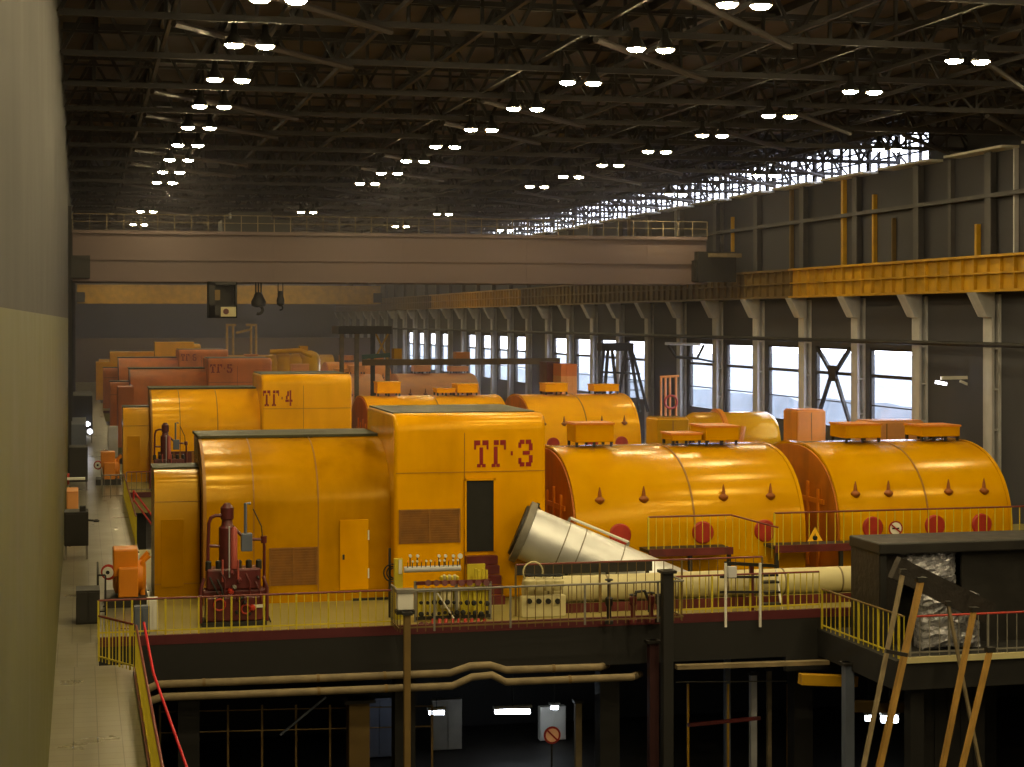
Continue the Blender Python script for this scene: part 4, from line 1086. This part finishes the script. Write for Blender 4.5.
# cabin
a, b = Q(209, 318, 106.5), Q(237, 284, 106.5)
MB().box(a.x, 106.4, a.z, a.x + .35, 108.2, 11.05).box(b.x - .1, 106.4, a.z, b.x, 108.2, 11.05).box(a.x, 107.6, a.z, b.x, 108.2, 11.05).box(a.x, 106.4, a.z, b.x, 108.2, a.z + .15).box(a.x, 106.4, 10.85, b.x, 108.2, 11.05).box(a.x, 106.4, a.z, b.x, 106.5, a.z + .75).build('cabin', DARK, t, smooth=False)
p, q_ = Q(221, 316.5, 106.3), Q(236, 307, 106.3)
MB().box(p.x, 106.3, p.z, q_.x, 106.4, q_.z).build('cabin_panel', CREAM, t, smooth=False)
MB().lathe([(.17, 0), (.17, .03)], Q(226, 311.5, 106.28), axis=(0, -1, 0), n=14).build('cabin_lamp', MAROON, t)
p, q_ = Q(215, 300, 106.3), Q(220, 290, 106.3)
MB().box(p.x, 106.3, p.z, q_.x, 106.36, q_.z).build('cabin_poster', OCHRE2, t, smooth=False)
def hook(x, yt, y0, y1, w, label, big):
    Yh = 109.5
    c = Q(x, (y0 + y1) / 2, Yh); zt_, zb_ = Q(x, y0, Yh).z, Q(x, y1, Yh).z
    tt = thing('crane_hook', (c.x, Yh, zb_), label, 'crane hook', 'hooks under the crane')
    for s in ((-.6, 0, .6) if big else (-1, 1)):
        MB().tube([(c.x + s * w * .6, Yh, zt_), (c.x + s * w * .6, Yh, 11.2)], .05 if big else .03, 6).build('rope', DARK, tt)
    MB().lathe([(w * .5, 0), (w * .95, .1), (w, .35), (w * .7, .6), (w * .45, .9)], (c.x, Yh, zb_ + (zt_ - zb_) * .4), n=16).build('block', DARK, tt)
    MB().torus((c.x, Yh, zb_ + (zt_ - zb_) * .25), w * .55, w * .2, axis=(0, 1, 0), a0=-2.2, a1=2.0, n=14).build('hook', DARK, tt)
hook(258.5, 284, 297, 314, .45, 'large dark hook block hanging below the brown crane', True)
hook(280.5, 284, 298, 311, .24, 'small hook hanging on two ropes right of the large hook', False)
crane(246., -.3, 40.4, 11.0, 13.5, OCHRE, 'yellow overhead crane far down the hall', rail=False)

# ------------------------------------------------------------------ FAR STRUCTURES
t = thing('gantry_tower', Q(365, 400, 122), 'open gantry tower with dark roof behind the fourth housing', 'gantry')
Yg = 122.
a, b = Q(338, 334, Yg), Q(391, 326, Yg)
MB().box(a.x, Yg - .3, a.z, b.x, Yg + 3, b.z).build('roof', DARK, t, smooth=False)
for x in (342, 357, 373, 388):
    p = Q(x, 330, Yg); MB().box(p.x - .14, Yg, 0, p.x + .14, Yg + .28, p.z).build('leg', BEIGE if x != 373 else DARK, t, smooth=False)
MB().bar(Q(374, 360, Yg), Q(388, 334, Yg), .12).build('brace', OCHRE, t, smooth=False); MB().bar(Q(388, 360, Yg), Q(376, 334, Yg), .12).build('brace', OCHRE, t, smooth=False)
a, b = Q(362, 362, Yg), Q(560, 358, Yg - 4)
MB().bar(Q(362, 362.5, Yg), Q(560, 361, Yg - 2), .3, .42).build('bridge_beam', OCHRE2, t, smooth=False)
MB().bar(Q(362, 357, Yg), Q(390, 355, Yg), .2, .3).build('green_pipe', GREEN, t, smooth=False)
t = thing('trestle', Q(620, 400, 118), 'dark splayed trestle tower with ladder in front of the windows', 'trestle')
Yt = 118.
a, b = Q(602, 351, Yt), Q(634, 343, Yt)
MB().box(a.x, Yt, a.z, b.x, Yt + 1.2, b.z).build('top_block', DARK, t, smooth=False)
for xt, xb in ((604, 597), (612, 619), (626, 616), (632, 648), (608, 603), (630, 640)):
    p, q_ = Q(xt, 350, Yt), Q(xb, 412, Yt); q_.z = max(q_.z, .0)
    MB().bar(p, q_, .2, .16).build('leg', DARK, t, smooth=False)
for k in range(6):
    yy = 358 + 8 * k; MB().bar(Q(626 + .5 * k * 2, yy, Yt - .1), Q(633 + 1.9 * k, yy, Yt - .1), .06).build('rung', DARK, t, smooth=False)
MB().bar(Q(603, 372, Yt), Q(640, 374, Yt), .14).build('tie', DARK, t, smooth=False)
panel('equipment_cabinet', 547, 560, 362, 388, 114, MAROON, 'dark brown equipment cabinet atop the hoods before the windows', 'cabinet', 2, zb=0)
panel('equipment_box', 561, 577, 376, 388, 111.8, PINK, 'salmon box under the brick red box', 'box', 2, zb=0)
panel('equipment_box', 561, 577, 364, 376.2, 111.8, BRK, 'brick red box right of the dark brown cabinet', 'box', 2)
panel('equipment_box', 394, 402, 348.5, 359, 121.8, YEL2, 'yellow box on the gantry beam', 'box', 1)
panel('equipment_box', 456, 470, 352, 359, 121.4, ORG, 'orange box on the gantry beam right of the yellow box', 'box', 1)
t = thing('pipe_rack', Q(668, 397, 112), 'pale pink pipe rack before the dark wall bay', 'rack')
for x in (661, 665.5, 670, 676): MB().tube([Q(x, 377, 112), Vector((Q(x, 377, 112).x, 112, 0))], .08, 6).build('upright', PINK, t)
MB().tube([Q(660, 377, 112), Q(679, 376, 112)], .09, 6).build('top_bar', PINK, t)
MB().torus(Q(671, 402, 111.5), .42, .07, axis=(0, 1, 0)).build('handwheel', RED2, t)
t = thing('pipe_bracket', Q(690, 350, 118), 'white and dark tubular bracket frame at the window columns', 'bracket')
MB().tube([Q(665, 343.5, 114), Q(700, 344.5, 114)], .1, 8).build('top_tube', LGREY, t)
MB().tube([Q(668, 345, 114), Q(676, 357, 114), Q(697, 358.5, 114), Q(704, 345, 114)], .1, 8).build('lower_tube', DARK, t)
MB().tube([Q(697, 358.5, 114), Q(714, 362, 114)], .07, 8).build('stay_tube', DARK, t)
t = thing('wall_lamp', Q(958, 380, 80), 'white strip lamp on a bracket arm by the dark wall at right', 'lamp')
a, b = Q(941, 378, 80), Q(1000, 377, 80)
MB().bar(a, b, .14, .16).build('arm', WHITE, t, smooth=False); MB().bar(Q(960, 381, 80), Q(985, 392, 80), .12).build('stay', WHITE, t, smooth=False)
MB().bar(Q(936, 382, 80), Q(946, 384, 80), .16, .14).build('tube', SMALLGLOW, t, smooth=False)
MB().bar(b, Vector((XR, 80, b.z)), .14, .16).build('wall_arm', WHITE, t, smooth=False)
# bright valve gear on the far units
for i, (x0, x1, y0, y1, Yf) in enumerate(((155, 194, 342, 352, 207), (110, 165, 352, 360, 212), (96, 110, 362, 374, 203))):
    panel('machine_cover', x0, x1, y0, y1, Yf, YELB, ['bright yellow cover above the housing lettered ТГ.6', 'bright yellow long cover left of the housing lettered ТГ.6', 'small bright yellow cover farthest left beyond the brick casings'][i], 'cover', 3, zb=0)
t = thing('valve_cluster', Q(292, 360, 160), 'bright orange cluster of valve domes behind the housing lettered ТГ.5', 'valve')
for x, y, r in ((272, 358, .8), (283, 356, .9), (296, 357, 1.0), (308, 354, 1.1)):
    MB().lathe([(r, -3), (r, -.35), (r * .92, -.1), (r * .7, .15), (r * .35, .3), (.05, .33)], Q(x, y, 160), n=16).build('dome', YEL2, t)
MB().tube([Q(270, 352, 159), Q(300, 350.5, 159), Q(312, 356, 159)], .22, 8).build('cross_pipe', YEL2, t)
MB().box(Q(300, 0, 159).x, 159, Q(300, 352, 159).z, Q(308, 0, 159).x, 160, Q(300, 346, 159).z).build('valve_box', YEL2, t, smooth=False)
MB().box(Q(268, 362, 160).x, 159.6, 0, Q(316, 362, 160).x, 161, Q(268, 362, 160).z).build('base', YEL2, t, smooth=False)
t = thing('portal_frame', Q(240, 340, 237), 'small ochre portal frame far down the hall', 'frame')
for x in (227, 233, 251, 256): MB().tube([Q(x, 325, 237), Vector((Q(x, 325, 237).x, 237, 0))], .16, 6).build('leg', OCHRE, t)
MB().bar(Q(226, 325, 237), Q(236, 325, 237), .3).build('beam', OCHRE, t, smooth=False); MB().bar(Q(246, 325, 237), Q(257, 325, 237), .3).build('beam', OCHRE, t, smooth=False)
MB().bar(Q(236, 333, 237), Q(252, 329, 237), .3).build('beam', OCHRE, t, smooth=False)

# ------------------------------------------------------------------ haze, world, camera
HAZE = bpy.data.materials.new('dusty_air'); HAZE.use_nodes = True
def _haze():
    nt = HAZE.node_tree; N, L = nt.nodes, nt.links
    for n in list(N):
        if n.type == 'BSDF_PRINCIPLED': N.remove(n)
    v = N.new('ShaderNodeVolumeScatter'); v.inputs['Color'].default_value = (.9, .86, 1., 1); v.inputs['Density'].default_value = .0014; v.inputs['Anisotropy'].default_value = .1
    L.new(v.outputs[0], N['Material Output'].inputs['Volume'])
_haze()
tag(MB().box(XL - .2, 80., -5.8, XR + .25, YF + .2, ZR + .2).build('haze', HAZE, smooth=False), kind='structure')

w = bpy.data.worlds.new('World'); SC.world = w; w.use_nodes = True
bg = w.node_tree.nodes['Background']; bg.inputs[0].default_value = (.86, .88, 1, 1); bg.inputs[1].default_value = 8.

cam = bpy.data.cameras.new('Camera'); co = bpy.data.objects.new('Camera', cam); COL.objects.link(co)
cam.sensor_width = 36; cam.sensor_fit = 'HORIZONTAL'; cam.lens = F / 1024 * 36
cam.shift_x = (512 - CX) / 1024; cam.shift_y = (CY - 383.5) / 1024
cam.clip_end = 2000; cam.clip_start = .1
co.location = (0, 0, H); co.rotation_euler = (R(90), 0, -YAW)
SC.camera = co
vs = SC.view_settings
vs.view_transform = 'Standard'; vs.look = 'None'; vs.gamma = 1; vs.use_curve_mapping = False; vs.exposure = 0.
SC.cycles.use_denoising = True
SC.cycles.max_bounces = 6; SC.cycles.diffuse_bounces = 3; SC.cycles.glossy_bounces = 3; SC.cycles.transparent_max_bounces = 8
SC.cycles.sample_clamp_indirect = 8.
